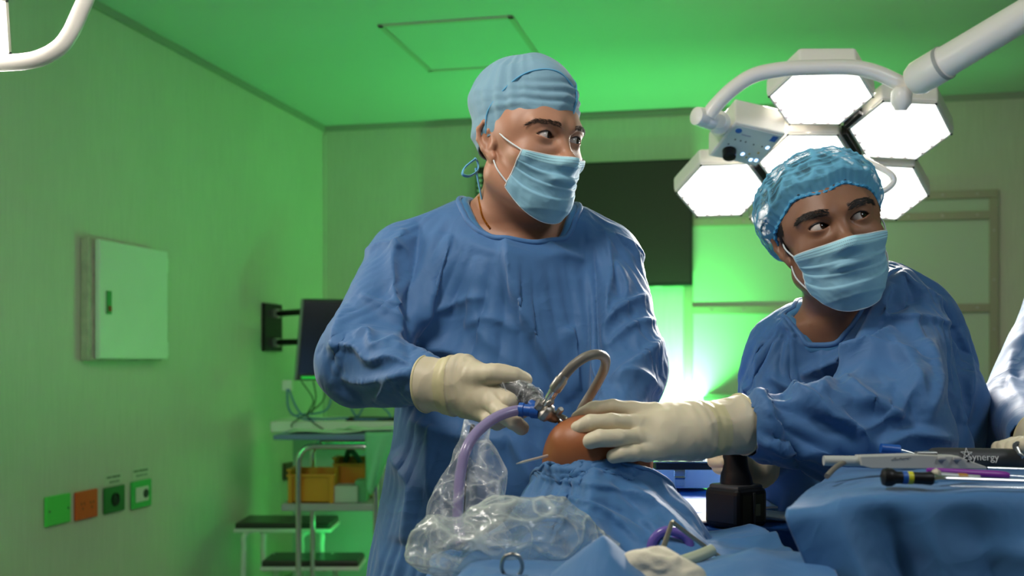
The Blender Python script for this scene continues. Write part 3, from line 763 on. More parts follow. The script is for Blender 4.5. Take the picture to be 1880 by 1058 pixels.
# ------------------------------------------------------------------ people: shared builders
def xf(f, M):
    """a shape given in a local frame, placed by the rigid matrix M (uniform scale allowed)"""
    s = M.to_scale().x; Mi = np.array(M.inverted())
    def g(x, y, z):
        lx = Mi[0, 0] * x + Mi[0, 1] * y + Mi[0, 2] * z + Mi[0, 3]
        ly = Mi[1, 0] * x + Mi[1, 1] * y + Mi[1, 2] * z + Mi[1, 3]
        lz = Mi[2, 0] * x + Mi[2, 1] * y + Mi[2, 2] * z + Mi[2, 3]
        return f(lx, ly, lz) * s
    lo, hi = f.bb; c = [M @ Vector((a, b, d)) for a in (lo[0], hi[0]) for b in (lo[1], hi[1]) for d in (lo[2], hi[2])]
    c = np.array([tuple(v) for v in c]); g.bb = (c.min(0), c.max(0)); return g
def column(rows, top=.03):
    """rows: (z, cx, cy, half width, half depth) from low to high"""
    r = np.array(rows, float); Z = r[:, 0]
    def f(x, y, z):
        cx = np.interp(z, Z, r[:, 1]); cy = np.interp(z, Z, r[:, 2]); a = np.interp(z, Z, r[:, 3]); b = np.interp(z, Z, r[:, 4])
        d = (np.sqrt(((x - cx) / a) ** 2 + ((y - cy) / b) ** 2 + 1e-9) - 1) * np.minimum(a, b)
        return smax(d + 0 * z, np.maximum(z - Z[-1], Z[0] - z) + 0 * d, top)
    f.bb = (np.array([(r[:, 1] - r[:, 3]).min(), (r[:, 2] - r[:, 4]).min(), Z[0]]), np.array([(r[:, 1] + r[:, 3]).max(), (r[:, 2] + r[:, 4]).max(), Z[-1]])); return f

# head in its own frame: face towards -Y, origin between the ears at eye level
EYE = [(-.0315, -.0725, 0), (.0315, -.0725, 0)]
ER = .0134
def almond(ex, hu, hl, w=.0160, y=-.070):
    Ru = (w * w + hu * hu) / (2 * hu); Rl = (w * w + hl * hl) / (2 * hl)
    def f(x, y_, z):
        zt = z - (x - ex) * .06 * np.sign(ex)
        dU = np.sqrt((x - ex) ** 2 + (zt - (hu - Ru)) ** 2) - Ru
        dL = np.sqrt((x - ex) ** 2 + (zt + (hl - Rl)) ** 2) - Rl
        return np.maximum(np.maximum(dU, dL), y_ - y)
    f.bb = (np.array([ex - w, -.12, -.012]), np.array([ex + w, y, .012])); return f
def head_prims(hu=.0056, hl=.0042, nose=1.0, jaw=1.0):
    L = []
    A = lambda f, k: L.append(('+', f, k)); Sb = lambda f, k: L.append(('-', f, k))
    A(ell((0, .009, .030), (.0745, .091, .086)), .01)
    A(ell((0, -.026, .012), (.064, .066, .060)), .03)            # forehead
    A(ell((0, -.032, -.050), (.058 * jaw, .054, .066)), .035)     # mid face
    for s in (-1, 1):
        A(rc((s * .056 * jaw, .008, -.060), (s * .026, -.053, -.102), .016, .015), .03)   # jaw line
        A(ell((s * .046, -.052, -.030), (.021, .022, .017)), .02)  # cheek bone
        A(rc((s * .016, -.0845, .0165), (s * .046, -.071, .0175), .0095, .0075), .016)     # brow ridge
        A(ell((s * .060, -.028, .012), (.012, .02, .02)), .02)     # temple edge
    A(ell((0, -.060, -.103), (.021, .016, .016)), .025)            # chin
    A(rc((0, -.080, .004), (0, -.104 * nose, -.034), .0065, .0085), .012)    # nose bridge
    A(ell((0, -.1045 * nose, -.0385), (.0125, .012, .0105)), .01)
    for s in (-1, 1):
        A(ell((s * .0125, -.094, -.042), (.0085, .011, .0085)), .008)
        Sb(ell((s * .0315, -.0905, -.001), (.0175, .0105, .0115)), .012)      # socket
    for e in EYE:
        A(ell((e[0], e[1] - .0005, 0), (.0163, .0154, .0144)), .006)
    A(ell((0, -.087, -.068), (.024, .010, .0065)), .008)           # lips
    A(ell((0, -.085, -.077), (.020, .010, .007)), .008)
    Sb(rc((-.022, -.099, -.0725), (.022, -.099, -.0725), .0022), .004)
    for e in EYE: Sb(almond(e[0], hu, hl), .0012)
    for s in (-1, 1):                                              # ears
        o = -.008
        c = [(.070, -.006, .016), (.075, .002, .029), (.080, .016, .031), (.083, .026, .020), (.082, .026, .003), (.078, .017, -.013), (.073, .006, -.024)]
        for a, b in zip(c[:-1], c[1:]): A(rc((s * a[0], a[1], a[2] + o), (s * b[0], b[1], b[2] + o), .0038, .0038), .003)
        A(ell((s * .071, .012, .004 + o), (.0065, .018, .027)), .006)
        A(ell((s * .0715, .001, -.026 + o), (.0045, .0075, .0085)), .005)
        A(rc((s * .077, .006, .018 + o), (s * .078, .014, -.008 + o), .0032, .0032), .004)
        A(ell((s * .070, -.004, -.002 + o), (.005, .004, .006)), .004)
        Sb(ell((s * .081, .008, .001 + o), (.008, .0080, .013)), .004)
    return L
def ev_prims(L, V):
    x, y, z = V[:, 0], V[:, 1], V[:, 2]; d = np.full(len(V), .3)
    for op, f, k in L:
        d = smin(d, f(x, y, z), k) if op == '+' else smax(d, -f(x, y, z), k)
    return d
def march(L, o, d, rmax=.16, rmin=.02):
    """outermost surface along rays o+d*r"""
    n = len(o); r = np.full(n, rmax)
    for _ in range(40):
        q = ev_prims(L, o + d * r[:, None]); r = np.maximum(r - q * .8, rmin)
    return r

def skin_mat(name, col, dark):
    m = bpy.data.materials.new(name); t, b = nt(m)
    tc = t.nodes.new('ShaderNodeTexCoord'); n = t.nodes.new('ShaderNodeTexNoise'); n.inputs['Scale'].default_value = 28; n.inputs['Detail'].default_value = 5
    mx = t.nodes.new('ShaderNodeMix'); mx.data_type = 'RGBA'; mx.inputs[6].default_value = (*col, 1); mx.inputs[7].default_value = (*dark, 1)
    n2 = t.nodes.new('ShaderNodeTexNoise'); n2.inputs['Scale'].default_value = 900; bp = t.nodes.new('ShaderNodeBump'); bp.inputs['Strength'].default_value = .12; bp.inputs['Distance'].default_value = .001
    L = t.links.new; L(tc.outputs['Object'], n.inputs['Vector']); L(tc.outputs['Object'], n2.inputs['Vector']); L(n.outputs['Fac'], mx.inputs[0]); L(mx.outputs[2], b.inputs['Base Color'])
    L(n2.outputs['Fac'], bp.inputs['Height']); L(bp.outputs[0], b.inputs['Normal'])
    b.inputs['Roughness'].default_value = .48
    b.inputs['Subsurface Weight'].default_value = .12; b.inputs['Subsurface Radius'].default_value = (.01, .004, .002); b.inputs['Subsurface Scale'].default_value = 1
    return m
m_eye = bpy.data.materials.new('eyeball'); t, b = nt(m_eye)
tc = t.nodes.new('ShaderNodeTexCoord'); sx = t.nodes.new('ShaderNodeSeparateXYZ'); t.links.new(tc.outputs['Object'], sx.inputs[0])
mt_ = t.nodes.new('ShaderNodeMath'); mt_.operation = 'DIVIDE'; mt_.inputs[1].default_value = -ER; t.links.new(sx.outputs[1], mt_.inputs[0])
cr = t.nodes.new('ShaderNodeValToRGB'); t.links.new(mt_.outputs[0], cr.inputs[0])
e = cr.color_ramp.elements; e[0].position = .0; e[0].color = (.62, .50, .46, 1); e[1].position = 1; e[1].color = (.002, .002, .002, 1)
for p_, c_ in ((.80, (.66, .60, .57, 1)), (.862, (.50, .42, .38, 1)), (.878, (.015, .008, .005, 1)), (.93, (.045, .020, .010, 1)), (.968, (.02, .009, .005, 1)), (.975, (.002, .002, .002, 1))):
    q = e.new(p_); q.color = c_
t.links.new(cr.outputs[0], b.inputs['Base Color']); b.inputs['Roughness'].default_value = .08
m_hair = mat('dark hair', (.012, .008, .006), .5)
m_brow = mat('brow hair', (.05, .026, .015), .6)

def add_eyes(person, M, gaze, brow_w=1.0, hu=.0056):
    """gaze: direction in the head frame"""
    for i, e in enumerate(EYE):
        vs = []; fs = []; n, k = 24, 16
        for a in range(k + 1):
            th = PI * a / k
            for c in range(n):
                ph = 2 * PI * c / n; y = -math.cos(th); rr = math.sin(th)
                bulge = 1 + .05 * max(0, (-y - .86) / .14) if y < -.86 else 1
                vs.append((rr * math.cos(ph) * ER * bulge, y * ER * bulge, rr * math.sin(ph) * ER * bulge))
        for a in range(k):
            for c in range(n): fs.append((a * n + c, a * n + (c + 1) % n, (a + 1) * n + (c + 1) % n, (a + 1) * n + c))
        g = Vector(gaze).normalized(); q = Vector((0, -1, 0)).rotation_difference(g).to_matrix().to_4x4()
        o = mesh_obj('eye', vs, fs, m_eye)
        o.matrix_world = M @ Matrix.Translation(e) @ q
        mw = o.matrix_world.copy(); o.parent = person; o.matrix_parent_inverse = person.matrix_world.inverted(); o.matrix_basis = mw
        # upper lash line
        w = .0160; pts = []
        Ru = (w * w + hu * hu) / (2 * hu)
        for s in np.linspace(-1, 1, 12):
            x = s * w * .97; z = hu - Ru + math.sqrt(Ru * Ru - x * x) + x * .06 * (1 if e[0] > 0 else -1)
            y = -math.sqrt(max((ER + .0016) ** 2 - x * x - z * z, 1e-8)); pts.append(M @ Vector((e[0] + x, e[1] + y, z)))
        MB().tube(pts, [.0003] + [.00085] * 10 + [.0003], 6).build('eyelashes', m_hair, person)
def hair_patch(person, name, M, prims, roots, dirs, ln, seed, rad=.0005, lift=.25, m=None):
    """strands rooted on the head surface. roots: points near the surface (head frame)"""
    rnd = np.random.RandomState(seed); V = []; Fc = []
    o = np.array(roots); c = np.array([0, 0, 0.0]) * o; c[:, 2] = o[:, 2]
    d = o - c; d /= np.linalg.norm(d, axis=1)[:, None]
    r = march(prims, c, d); p = c + d * r[:, None]
    for i in range(len(p)):
        g = np.array(dirs[i]); g = g - d[i] * (g @ d[i]); g /= np.linalg.norm(g); side = np.cross(g, d[i])
        L = ln * rnd.uniform(.7, 1.2); b = len(V)
        for k, (t, w) in enumerate(((0, 1), (.5, .8), (1, .15))):
            q = p[i] + g * L * t + d[i] * (.0004 + L * lift * t * (1 - t * .6))
            for s in (-1, 0, 1): V.append(tuple(M @ Vector(q + side * s * rad * w + d[i] * (rad * .8 * w if s == 0 else 0))))
        for k in range(2):
            for s in range(2): Fc.append((b + k * 3 + s, b + k * 3 + s + 1, b + k * 3 + s + 4, b + k * 3 + s + 3))
    return mesh_obj(name, V, Fc, m or m_hair, person)
def brows(person, M, prims, seed=1, thick=1.0, ang=0, m=None):
    rnd = np.random.RandomState(seed)
    for s in (-1, 1):
        ro = []; di = []
        for _ in range(int(300 * thick)):
            t = rnd.uniform(0, 1); x = .011 + t * .042
            zc = .0160 + .0045 * math.sin(min(t * 1.25, 1.1) * PI * .55) - .006 * max(0, t - .72) * 3 + ang * t
            th = (.0045 if t < .6 else .0045 - .0065 * (t - .6)) * thick
            ro.append((s * x, -.08 + .02 * t, zc + rnd.uniform(-1, 1) * th)); di.append((s * (1.0), .3, .55 - 1.0 * t + rnd.normal() * .15))
        hair_patch(person, 'eyebrow', M, prims, ro, di, .0075, seed + s + 5, rad=.0003, m=m)

# ---- face mask
def mask_cols(name, col):
    m = bpy.data.materials.new(name); t, b = nt(m)
    at = t.nodes.new('ShaderNodeAttribute'); at.attribute_name = 'uvm'; sx = t.nodes.new('ShaderNodeSeparateXYZ'); t.links.new(at.outputs['Vector'], sx.inputs[0])
    n = t.nodes.new('ShaderNodeTexNoise'); n.inputs['Scale'].default_value = 500; tc = t.nodes.new('ShaderNodeTexCoord'); t.links.new(tc.outputs['Object'], n.inputs['Vector'])
    bp = t.nodes.new('ShaderNodeBump'); bp.inputs['Strength'].default_value = .15; bp.inputs['Distance'].default_value = .001; t.links.new(n.outputs['Fac'], bp.inputs['Height']); t.links.new(bp.outputs[0], b.inputs['Normal'])
    # stitched band along the upper edge
    r = t.nodes.new('ShaderNodeValToRGB'); t.links.new(sx.outputs[1], r.inputs[0]); r.color_ramp.interpolation = 'CONSTANT'
    e = r.color_ramp.elements; e[0].position = 0; e[0].color = (*[min(1, c * 1.5 + .08) for c in col], 1); e[1].position = .135; e[1].color = (*col, 1)
    t.links.new(r.outputs[0], b.inputs['Base Color']); b.inputs['Roughness'].default_value = .65
    return m
def face_mask(person, M, prims, m, mb_, th_top=47, th_bot=70, ztop=(-.034, -.026), zbot=(-.135, -.082), earhook=((.073, -.004, .012), (.071, -.000, -.034)), seed=1, pleat=1.0):
    nu, nv = 90, 70
    u = np.linspace(-1, 1, nu); v = np.linspace(0, 1, nv); UU, VV = np.meshgrid(u, v, indexing='ij')
    th = np.radians(UU * (th_top + (th_bot - th_top) * VV ** 1.3))
    zt = ztop[0] + (ztop[1] - ztop[0]) * np.abs(UU) ** 1.5
    zb = zbot[0] + (zbot[1] - zbot[0]) * np.abs(UU) ** 2.2
    Z = zt + (zb - zt) * VV
    yc = -.005 + 0 * Z
    d = np.stack([np.sin(th), -np.cos(th), 0 * th], -1).reshape(-1, 3)
    o = np.stack([0 * Z, yc, np.maximum(Z, -.114)], -1).reshape(-1, 3)
    r = march(prims[:-26], o, d, .14).reshape(nu, nv)
    # the fabric spans hollows: blur and take the outer envelope
    r0 = r.copy()
    for _ in range(60):
        q = r.copy(); q[1:-1] = (r[:-2] + r[2:]) / 2; q[:, 1:-1] = q[:, 1:-1] * .5 + (q[:, :-2] + q[:, 2:]) * .25
        r = np.maximum(q, r0)
    fade0 = np.clip((1 - np.abs(UU)) / .5, 0, 1)
    under = np.clip((-.114 - Z) / .022, 0, 1)
    r = r + .0078 * (.6 + .4 * fade0) - under * .016
    fade = np.clip((1 - np.abs(UU)) / .25, 0, 1) * .75 + .25
    pl = np.zeros_like(VV)
    for c, w, a in ((.30, .035, 1.0), (.47, .035, .9), (.64, .035, .8)):
        sk = c + .05 * UU * (1 if c < .5 else -1) * .6 + .02 * np.abs(UU)
        t_ = (VV - sk) / w
        pl += a * np.where(t_ > 0, np.exp(-t_ * .35), np.exp(-(t_ ** 2) * 4)) - a * .3
    r = r + pl * .0036 * pleat * fade
    pt = np.stack([UU * 2.2, VV * 3, 0 * UU], -1).reshape(-1, 3)
    r = r + (noise(pt, 1.6, seed) * .0022 + ridged(pt, 2.3, seed + 3) * .0010).reshape(nu, nv) * np.clip(VV * 4, 0, 1)
    # crumple lines radiating from the side corners
    Pt = np.stack([np.sin(th) * r, yc - np.cos(th) * r, Z], -1).reshape(-1, 3)
    fs = np.array([(i * nv + j, i * nv + j + 1, (i + 1) * nv + j + 1, (i + 1) * nv + j) for i in range(nu - 1) for j in range(nv - 1)])
    Pw = np.array([tuple(M @ Vector(p)) for p in Pt])
    ob = mesh_obj('face_mask', Pw, fs, m, person)
    a = ob.data.attributes.new('uvm', 'FLOAT_VECTOR', 'POINT'); a.data.foreach_set('vector', np.stack([UU, VV, 0 * UU], -1).reshape(-1).astype(np.float32))
    solid(ob, .0016, 0)
    G = Pw.reshape(nu, nv, 3)
    def path(ix): return [Vector(G[i, j]) for i, j in ix]
    eb = MB()
    for e_ in ([(0, j) for j in range(0, nv, 2)], [(nu - 1, j) for j in range(0, nv, 2)]): eb.tube(path(e_), .0016, 6)
    for e_ in ([(i, 0) for i in range(0, nu, 2)], [(i, nv - 1) for i in range(0, nu, 2)]): eb.tube(path(e_), .0011, 6)
    eb.build('mask_edge', mb_, ob)
    # stitches
    sm = MB()
    for j0 in (3, 6, 9):
        for i in range(4, nu - 4, 1):
            p = Vector(G[i, j0]); q = Vector(G[i + 1, j0]); nrm = (p - M @ Vector((0, 0, Pt.reshape(nu, nv, 3)[i, j0][2]))).normalized()
            a_ = p + (q - p) * .2; b_ = p + (q - p) * .62; sm.tube([a_ + nrm * .0012, b_ + nrm * .0012], .00032, 4)
    sm.build('stitches', m_stitch, ob)
    for s, i in ((-1, 0), (1, nu - 1)):
        for j, hk in ((1, earhook[0]), (nv - 2 if False else int(nv * .88), earhook[1])):
            p = Vector(G[i, j]); q = M @ Vector((s * hk[0], hk[1], hk[2])); md = (p + q) / 2 + (M.to_3x3() @ Vector((s * .006, -.001, -.001 if j == 1 else 0)))
            MB().tube([p, md, q], .00125, 8, smoothn=6).build('ear_loop', mb_, ob)
    return ob
m_stitch = mat('stitch', (.16, .26, .34), .6)

# ---- folds: ridges along hand-placed lines, seen from the front
def fold_disp(V, N, lines, Yref, back=False):
    """lines: (points in photo px, width px, height m[, skew]). Displaces what faces the front near each line."""
    X = 940 + F * V[:, 0] / V[:, 1]; Z = HOR - F * (V[:, 2] - CAMZ) / V[:, 1]
    face = np.clip(-N[:, 1] * 2.2 + .25, 0, 1)
    D = np.zeros(len(V))
    for ln in lines:
        pts, w, h = ln[:3]; sk = ln[3] if len(ln) > 3 else 0
        pts = np.array(pts, float); best = np.full(len(V), 1e9); side = np.zeros(len(V)); tt = np.zeros(len(V))
        lo = pts.min(0) - 4 * w; hi = pts.max(0) + 4 * w
        m = (X > lo[0]) & (X < hi[0]) & (Z > lo[1]) & (Z < hi[1]); idx = np.where(m)[0]
        if not len(idx): continue
        # smooth the polyline
        q = [np.array(tuple(v)[:2]) for v in spline([Vector((p[0], p[1], 0)) for p in pts], 6)[0]]
        L = len(q) - 1; b = best[idx]; sd = side[idx]; ta = tt[idx]; xx = X[idx]; zz = Z[idx]
        for i in range(L):
            a, c = q[i], q[i + 1]; d = c - a; l2 = d @ d + 1e-9
            t = np.clip(((xx - a[0]) * d[0] + (zz - a[1]) * d[1]) / l2, 0, 1)
            ex = xx - a[0] - d[0] * t; ez = zz - a[1] - d[1] * t; ds = np.hypot(ex, ez); s = np.sign(ex * d[1] - ez * d[0])
            up = ds < b; b = np.where(up, ds, b); sd = np.where(up, s, sd); ta = np.where(up, (i + t) / L, ta)
        x = b * sd / w
        wl = 1 + .9 * abs(sk)
        xs = np.where(x * (1 if sk >= 0 else -1) > 0, x / wl, x * wl)
        prof = np.exp(-np.abs(xs) ** 1.25) 
        env = np.minimum(1, np.minimum(ta / .22, (1 - ta) / .3)); env = np.clip(env, 0, 1) ** .7
        D[idx] += h * prof * env
    return D * face
def subdivide(V, Q):
    """one smooth-free split of every quad into four"""
    E = np.concatenate([Q[:, [0, 1]], Q[:, [1, 2]], Q[:, [2, 3]], Q[:, [3, 0]]]); Es = np.sort(E, 1)
    key = Es[:, 0].astype(np.int64) * len(V) + Es[:, 1]; uq, inv = np.unique(key, return_inverse=True)
    a = uq // len(V); b = uq % len(V); n = len(V); nq = len(Q)
    VE = (V[a] + V[b]) / 2; VF = V[Q].mean(1); e = inv.reshape(4, nq) + n; f = np.arange(nq) + n + len(uq)
    V2 = np.concatenate([V, VE, VF])
    Q2 = np.concatenate([np.stack([Q[:, 0], e[0], f, e[3]], 1), np.stack([Q[:, 1], e[1], f, e[0]], 1), np.stack([Q[:, 2], e[2], f, e[1]], 1), np.stack([Q[:, 3], e[3], f, e[2]], 1)])
    return V2, Q2
def cloth_mat(name, col, rough=.62, sheen=.25):
    m = bpy.data.materials.new(name); t, b = nt(m)
    b.inputs['Base Color'].default_value = (*col, 1); b.inputs['Roughness'].default_value = rough
    b.inputs['Sheen Weight'].default_value = sheen; b.inputs['Sheen Roughness'].default_value = .5; b.inputs['Specular IOR Level'].default_value = .35
    tc = t.nodes.new('ShaderNodeTexCoord'); L = t.links.new
    n = t.nodes.new('ShaderNodeTexNoise'); n.inputs['Scale'].default_value = 700; n.inputs['Detail'].default_value = 2
    n2 = t.nodes.new('ShaderNodeTexNoise'); n2.inputs['Scale'].default_value = 9; n2.inputs['Detail'].default_value = 3; n2.inputs['Distortion'].default_value = .8
    ab = t.nodes.new('ShaderNodeMath'); ab.operation = 'SUBTRACT'; ab.inputs[1].default_value = .5
    a2 = t.nodes.new('ShaderNodeMath'); a2.operation = 'ABSOLUTE'
    L(tc.outputs['Object'], n.inputs['Vector']); L(tc.outputs['Object'], n2.inputs['Vector']); L(n2.outputs['Fac'], ab.inputs[0]); L(ab.outputs[0], a2.inputs[0])
    b1 = t.nodes.new('ShaderNodeBump'); b1.inputs['Strength'].default_value = .10; b1.inputs['Distance'].default_value = .001
    b2 = t.nodes.new('ShaderNodeBump'); b2.inputs['Strength'].default_value = .5; b2.inputs['Distance'].default_value = .012; b2.invert = True
    L(n.outputs['Fac'], b1.inputs['Height']); L(a2.outputs[0], b2.inputs['Height']); L(b2.outputs[0], b1.inputs['Normal']); L(b1.outputs[0], b.inputs['Normal'])
    return m
m_gown = cloth_mat('surgical gown blue', (.048, .150, .355))
m_drape = cloth_mat('drape blue', (.050, .170, .385))
m_bind = cloth_mat('gown binding', (.055, .17, .40))
m_glove = bpy.data.materials.new('latex glove'); t, b = nt(m_glove)
b.inputs['Base Color'].default_value = (.74, .66, .50, 1); b.inputs['Roughness'].default_value = .5; b.inputs['Subsurface Weight'].default_value = .1; b.inputs['Subsurface Scale'].default_value = .01
tc = t.nodes.new('ShaderNodeTexCoord'); n = t.nodes.new('ShaderNodeTexNoise'); n.inputs['Scale'].default_value = 60; n.inputs['Detail'].default_value = 4
bp = t.nodes.new('ShaderNodeBump'); bp.inputs['Strength'].default_value = .18; bp.inputs['Distance'].default_value = .002
t.links.new(tc.outputs['Object'], n.inputs['Vector']); t.links.new(n.outputs['Fac'], bp.inputs['Height']); t.links.new(bp.outputs[0], b.inputs['Normal'])
cr = t.nodes.new('ShaderNodeValToRGB'); n3 = t.nodes.new('ShaderNodeTexNoise'); n3.inputs['Scale'].default_value = 14; t.links.new(tc.outputs['Object'], n3.inputs['Vector']); t.links.new(n3.outputs['Fac'], cr.inputs[0])
cr.color_ramp.elements[0].position = .35; cr.color_ramp.elements[0].color = (.60, .51, .36, 1); cr.color_ramp.elements[1].position = .65; cr.color_ramp.elements[1].color = (.72, .62, .45, 1); t.links.new(cr.outputs[0], b.inputs['Base Color'])
m_gband = mat('glove wrist band', (.64, .57, .33), .5)

def ring_tube(Vs, r, name, m, parent, n=8):
    pts = [Vector(v) for v in Vs]; pts.append(pts[0]); pts.append(pts[1])
    return MB().tube(pts, r, n, cap=False).build(name, m, parent)

from mathutils.bvhtree import BVHTree
def garment(name, sdf, m, parent, lines=(), Yref=1.8, cut=None, sub=True, it=2, noise_amp=.002, extra=None, thick=.0022, seed=0):
    """an implicit shape turned into cloth: smoothing, folds, small crumples, openings cut out, thin shell"""
    V, Q = sdf.mesh(); V = smooth_mesh(V, Q, it)
    if sub: V, Q = subdivide(V, Q); V = smooth_mesh(V, Q, 2)
    N = vnormals(V, Q)
    D = fold_disp(V, N, lines, Yref) + noise(V, 5, seed) * noise_amp * 1.5 + (ridged(V * [1, 1, .6], 9, seed + 1) - .6) * noise_amp * .8 + noise(V, 22, seed + 2) * noise_amp * .25
    if extra is not None: D = D + extra(V, N)
    V = V + N * D[:, None]
    V = smooth_mesh(V, Q, 1, .4)
    if cut is not None: V, Q, _ = keep(V, Q, ~cut(V))
    o = mesh_obj(name, V, Q, m, parent); solid(o, thick)
    return o
def collar(parent, gown, cx, cy, ax, ay, z0, m, r=.0045, name='collar', slope=0):
    """binding lying on the gown around an elliptic neck opening"""
    bv = BVHTree.FromPolygons([v.co for v in gown.data.vertices], [tuple(p.vertices) for p in gown.data.polygons])
    pts = []
    for k in range(72):
        a = 2 * PI * k / 72; x = cx + ax * math.cos(a) * 1.02; y = cy + ay * math.sin(a) * 1.02
        h = bv.ray_cast(Vector((x, y, z0)), Vector((0, 0, -1)))
        pts.append(h[0] if h[0] else None)
    pts = [p for p in pts if p]
    P2 = np.array([tuple(p) for p in pts])
    for _ in range(3): P2 = (np.roll(P2, 1, 0) + np.roll(P2, -1, 0) + P2) / 3
    return ring_tube(P2, r, name, m, parent, 10), P2
import time as _time
def drape(o, pins, frames=18, grow=.06, tension=25, bend=.6, collide=(), mass=.25, grav=1.0, damp=4, verbose=False, cdist=.004, growmap=None, pstiff=1.0):
    """let the cloth settle: a little more fabric than the shape needs, held at the pins, hung by gravity"""
    for m in list(o.modifiers): o.modifiers.remove(m)
    vg = o.vertex_groups.new(name='pin')
    w = np.round(np.clip(pins, 0, 1), 2)
    for lv in np.unique(w):
        if lv > 0: vg.add([int(i) for i in np.where(w == lv)[0]], float(lv), 'REPLACE')
    if growmap is not None:
        g2 = o.vertex_groups.new(name='grow'); gm = np.round(np.clip(growmap, 0, 1), 1)
        for lv in np.unique(gm):
            if lv > 0: g2.add([int(i) for i in np.where(gm == lv)[0]], float(lv), 'REPLACE')
    cols = []
    for c in collide:
        m = c.modifiers.new('col', 'COLLISION'); c.collision.thickness_outer = .004; c.collision.thickness_inner = .02; cols.append((c, m))
    cm = o.modifiers.new('cloth', 'CLOTH'); st = cm.settings
    st.quality = 5; st.mass = mass; st.tension_stiffness = tension; st.compression_stiffness = tension; st.shear_stiffness = tension * .4; st.bending_stiffness = bend
    st.tension_damping = 5; st.compression_damping = 5; st.shear_damping = 5; st.bending_damping = .5; st.air_damping = damp
    st.bending_model = 'ANGULAR'
    st.vertex_group_mass = 'pin'; st.pin_stiffness = pstiff; st.shrink_min = -grow; st.shrink_max = -grow
    if growmap is not None: st.vertex_group_shrink = 'grow'; st.shrink_min = 0
    st.effector_weights.gravity = grav
    cm.collision_settings.use_collision = bool(cols); cm.collision_settings.distance_min = cdist; cm.collision_settings.use_self_collision = False; cm.collision_settings.collision_quality = 2
    cm.point_cache.frame_start = 1; cm.point_cache.frame_end = frames
    t0 = _time.time()
    for f in range(1, frames + 1):
        S.frame_set(f)
    dg = bpy.context.evaluated_depsgraph_get(); ev = o.evaluated_get(dg); me = ev.to_mesh()
    co = np.empty(len(me.vertices) * 3, np.float32); me.vertices.foreach_get('co', co); ev.to_mesh_clear()
    o.modifiers.remove(cm)
    for c, m in cols: c.modifiers.remove(m)
    o.data.vertices.foreach_set('co', co); o.data.update()
    o.vertex_groups.clear()
    S.frame_set(1)
    if verbose: print('drape', o.name, len(o.data.vertices), round(_time.time() - t0, 1), 's')
    return co.reshape(-1, 3)
def finish_cloth(o, lines, Yref=1.8, thick=.002, it=1, sub=1, micro=.0006, seed=0, parent=None, crisp=.0042):
    """after settling: split the mesh finer and press in the long creases"""
    me = o.data; V = np.empty(len(me.vertices) * 3, np.float32); me.vertices.foreach_get('co', V); V = V.reshape(-1, 3).astype(float)
    Q = np.empty(len(me.loops), np.int32); me.loops.foreach_get('vertex_index', Q); Q = Q.reshape(-1, 4)
    for _ in range(sub): V, Q = subdivide(V, Q); V = smooth_mesh(V, Q, 2)
    N = vnormals(V, Q)
    if crisp:
        Wp = V + np.stack([noise(V, 4, 31 + seed), noise(V, 4, 32 + seed), noise(V, 4, 33 + seed)], 1) * .05
        st = np.array([1.0, 1.0, .62]); k1 = np.clip(1 - np.abs(noise(Wp * st, 8.5, seed + 40)) * 2.6, 0, 1); k2 = np.clip(1 - np.abs(noise(Wp * st[::-1], 15, seed + 41)) * 2.6, 0, 1)
        V = V + N * ((k1 - .3) * crisp + (k2 - .3) * crisp * .42)[:, None]
    if lines: V = V + N * fold_disp(V, N, lines, Yref)[:, None]
    V = smooth_mesh(V, Q, it, .4); N = vnormals(V, Q)
    V = V + N * ((ridged(V, 18, seed + 1) - .6) * micro)[:, None]
    m = me.materials[0]; o.data = bpy.data.meshes.new(o.name)
    me = o.data
    me.vertices.add(len(V)); me.vertices.foreach_set('co', V.astype(np.float32).ravel())
    me.loops.add(Q.size); me.loops.foreach_set('vertex_index', Q.ravel().astype(np.int32))
    me.polygons.add(len(Q)); me.polygons.foreach_set('loop_start', np.arange(0, Q.size, 4, dtype=np.int32))
    me.update(calc_edges=True); me.polygons.foreach_set('use_smooth', np.ones(len(Q), bool)); me.materials.append(m)
    for md in list(o.modifiers): o.modifiers.remove(md)
    solid(o, thick)
    return V, Q
def boundary_loops(V, Q):
    E = np.concatenate([Q[:, [0, 1]], Q[:, [1, 2]], Q[:, [2, 3]], Q[:, [3, 0]]]).astype(np.int64); Es = np.sort(E, 1)
    key = Es[:, 0] * len(V) + Es[:, 1]; uq, ix, ct = np.unique(key, return_index=True, return_counts=True)
    B = E[ix[ct == 1]]; nxt = {}
    for a, b in B: nxt.setdefault(int(a), []).append(int(b))
    loops = []
    while nxt:
        s0 = next(iter(nxt)); lp = [s0]; c = s0
        while c in nxt:
            l = nxt[c]; n = l.pop()
            if not l: del nxt[c]
            if n == s0: break
            lp.append(n); c = n
        if len(lp) > 8: loops.append(lp)
    return loops
def collar3(parent, o, V, Q, centre, m, r=.0048, it=25, name='collar', seg=2, inner=None):
    """even out the opening nearest to the centre and bind it"""
    loops = boundary_loops(V, Q); c = np.array(centre)
    lp = max((l for l in loops if np.linalg.norm(V[l].mean(0) - c) < .12), key=len)
    ix = np.array(lp); Pn = V[ix].copy()
    for _ in range(it): Pn = .5 * Pn + .25 * (np.roll(Pn, 1, 0) + np.roll(Pn, -1, 0))
    V = V.copy(); V[ix] = Pn
    # neighbours follow a little
    o.data.vertices.foreach_set('co', V.astype(np.float32).ravel()); o.data.update()
    step = max(1, len(ix) // 70)
    ring_tube(Pn[::step], r, name, m, o, 10)
    if inner is not None:
        c0 = Pn.mean(0); q = c0 + (Pn - c0) * .90; q[:, 2] = Pn[:, 2] - .006
        ring_tube(q[::step], .0085, 'scrub_neckband', inner, parent, 10)
    return Pn
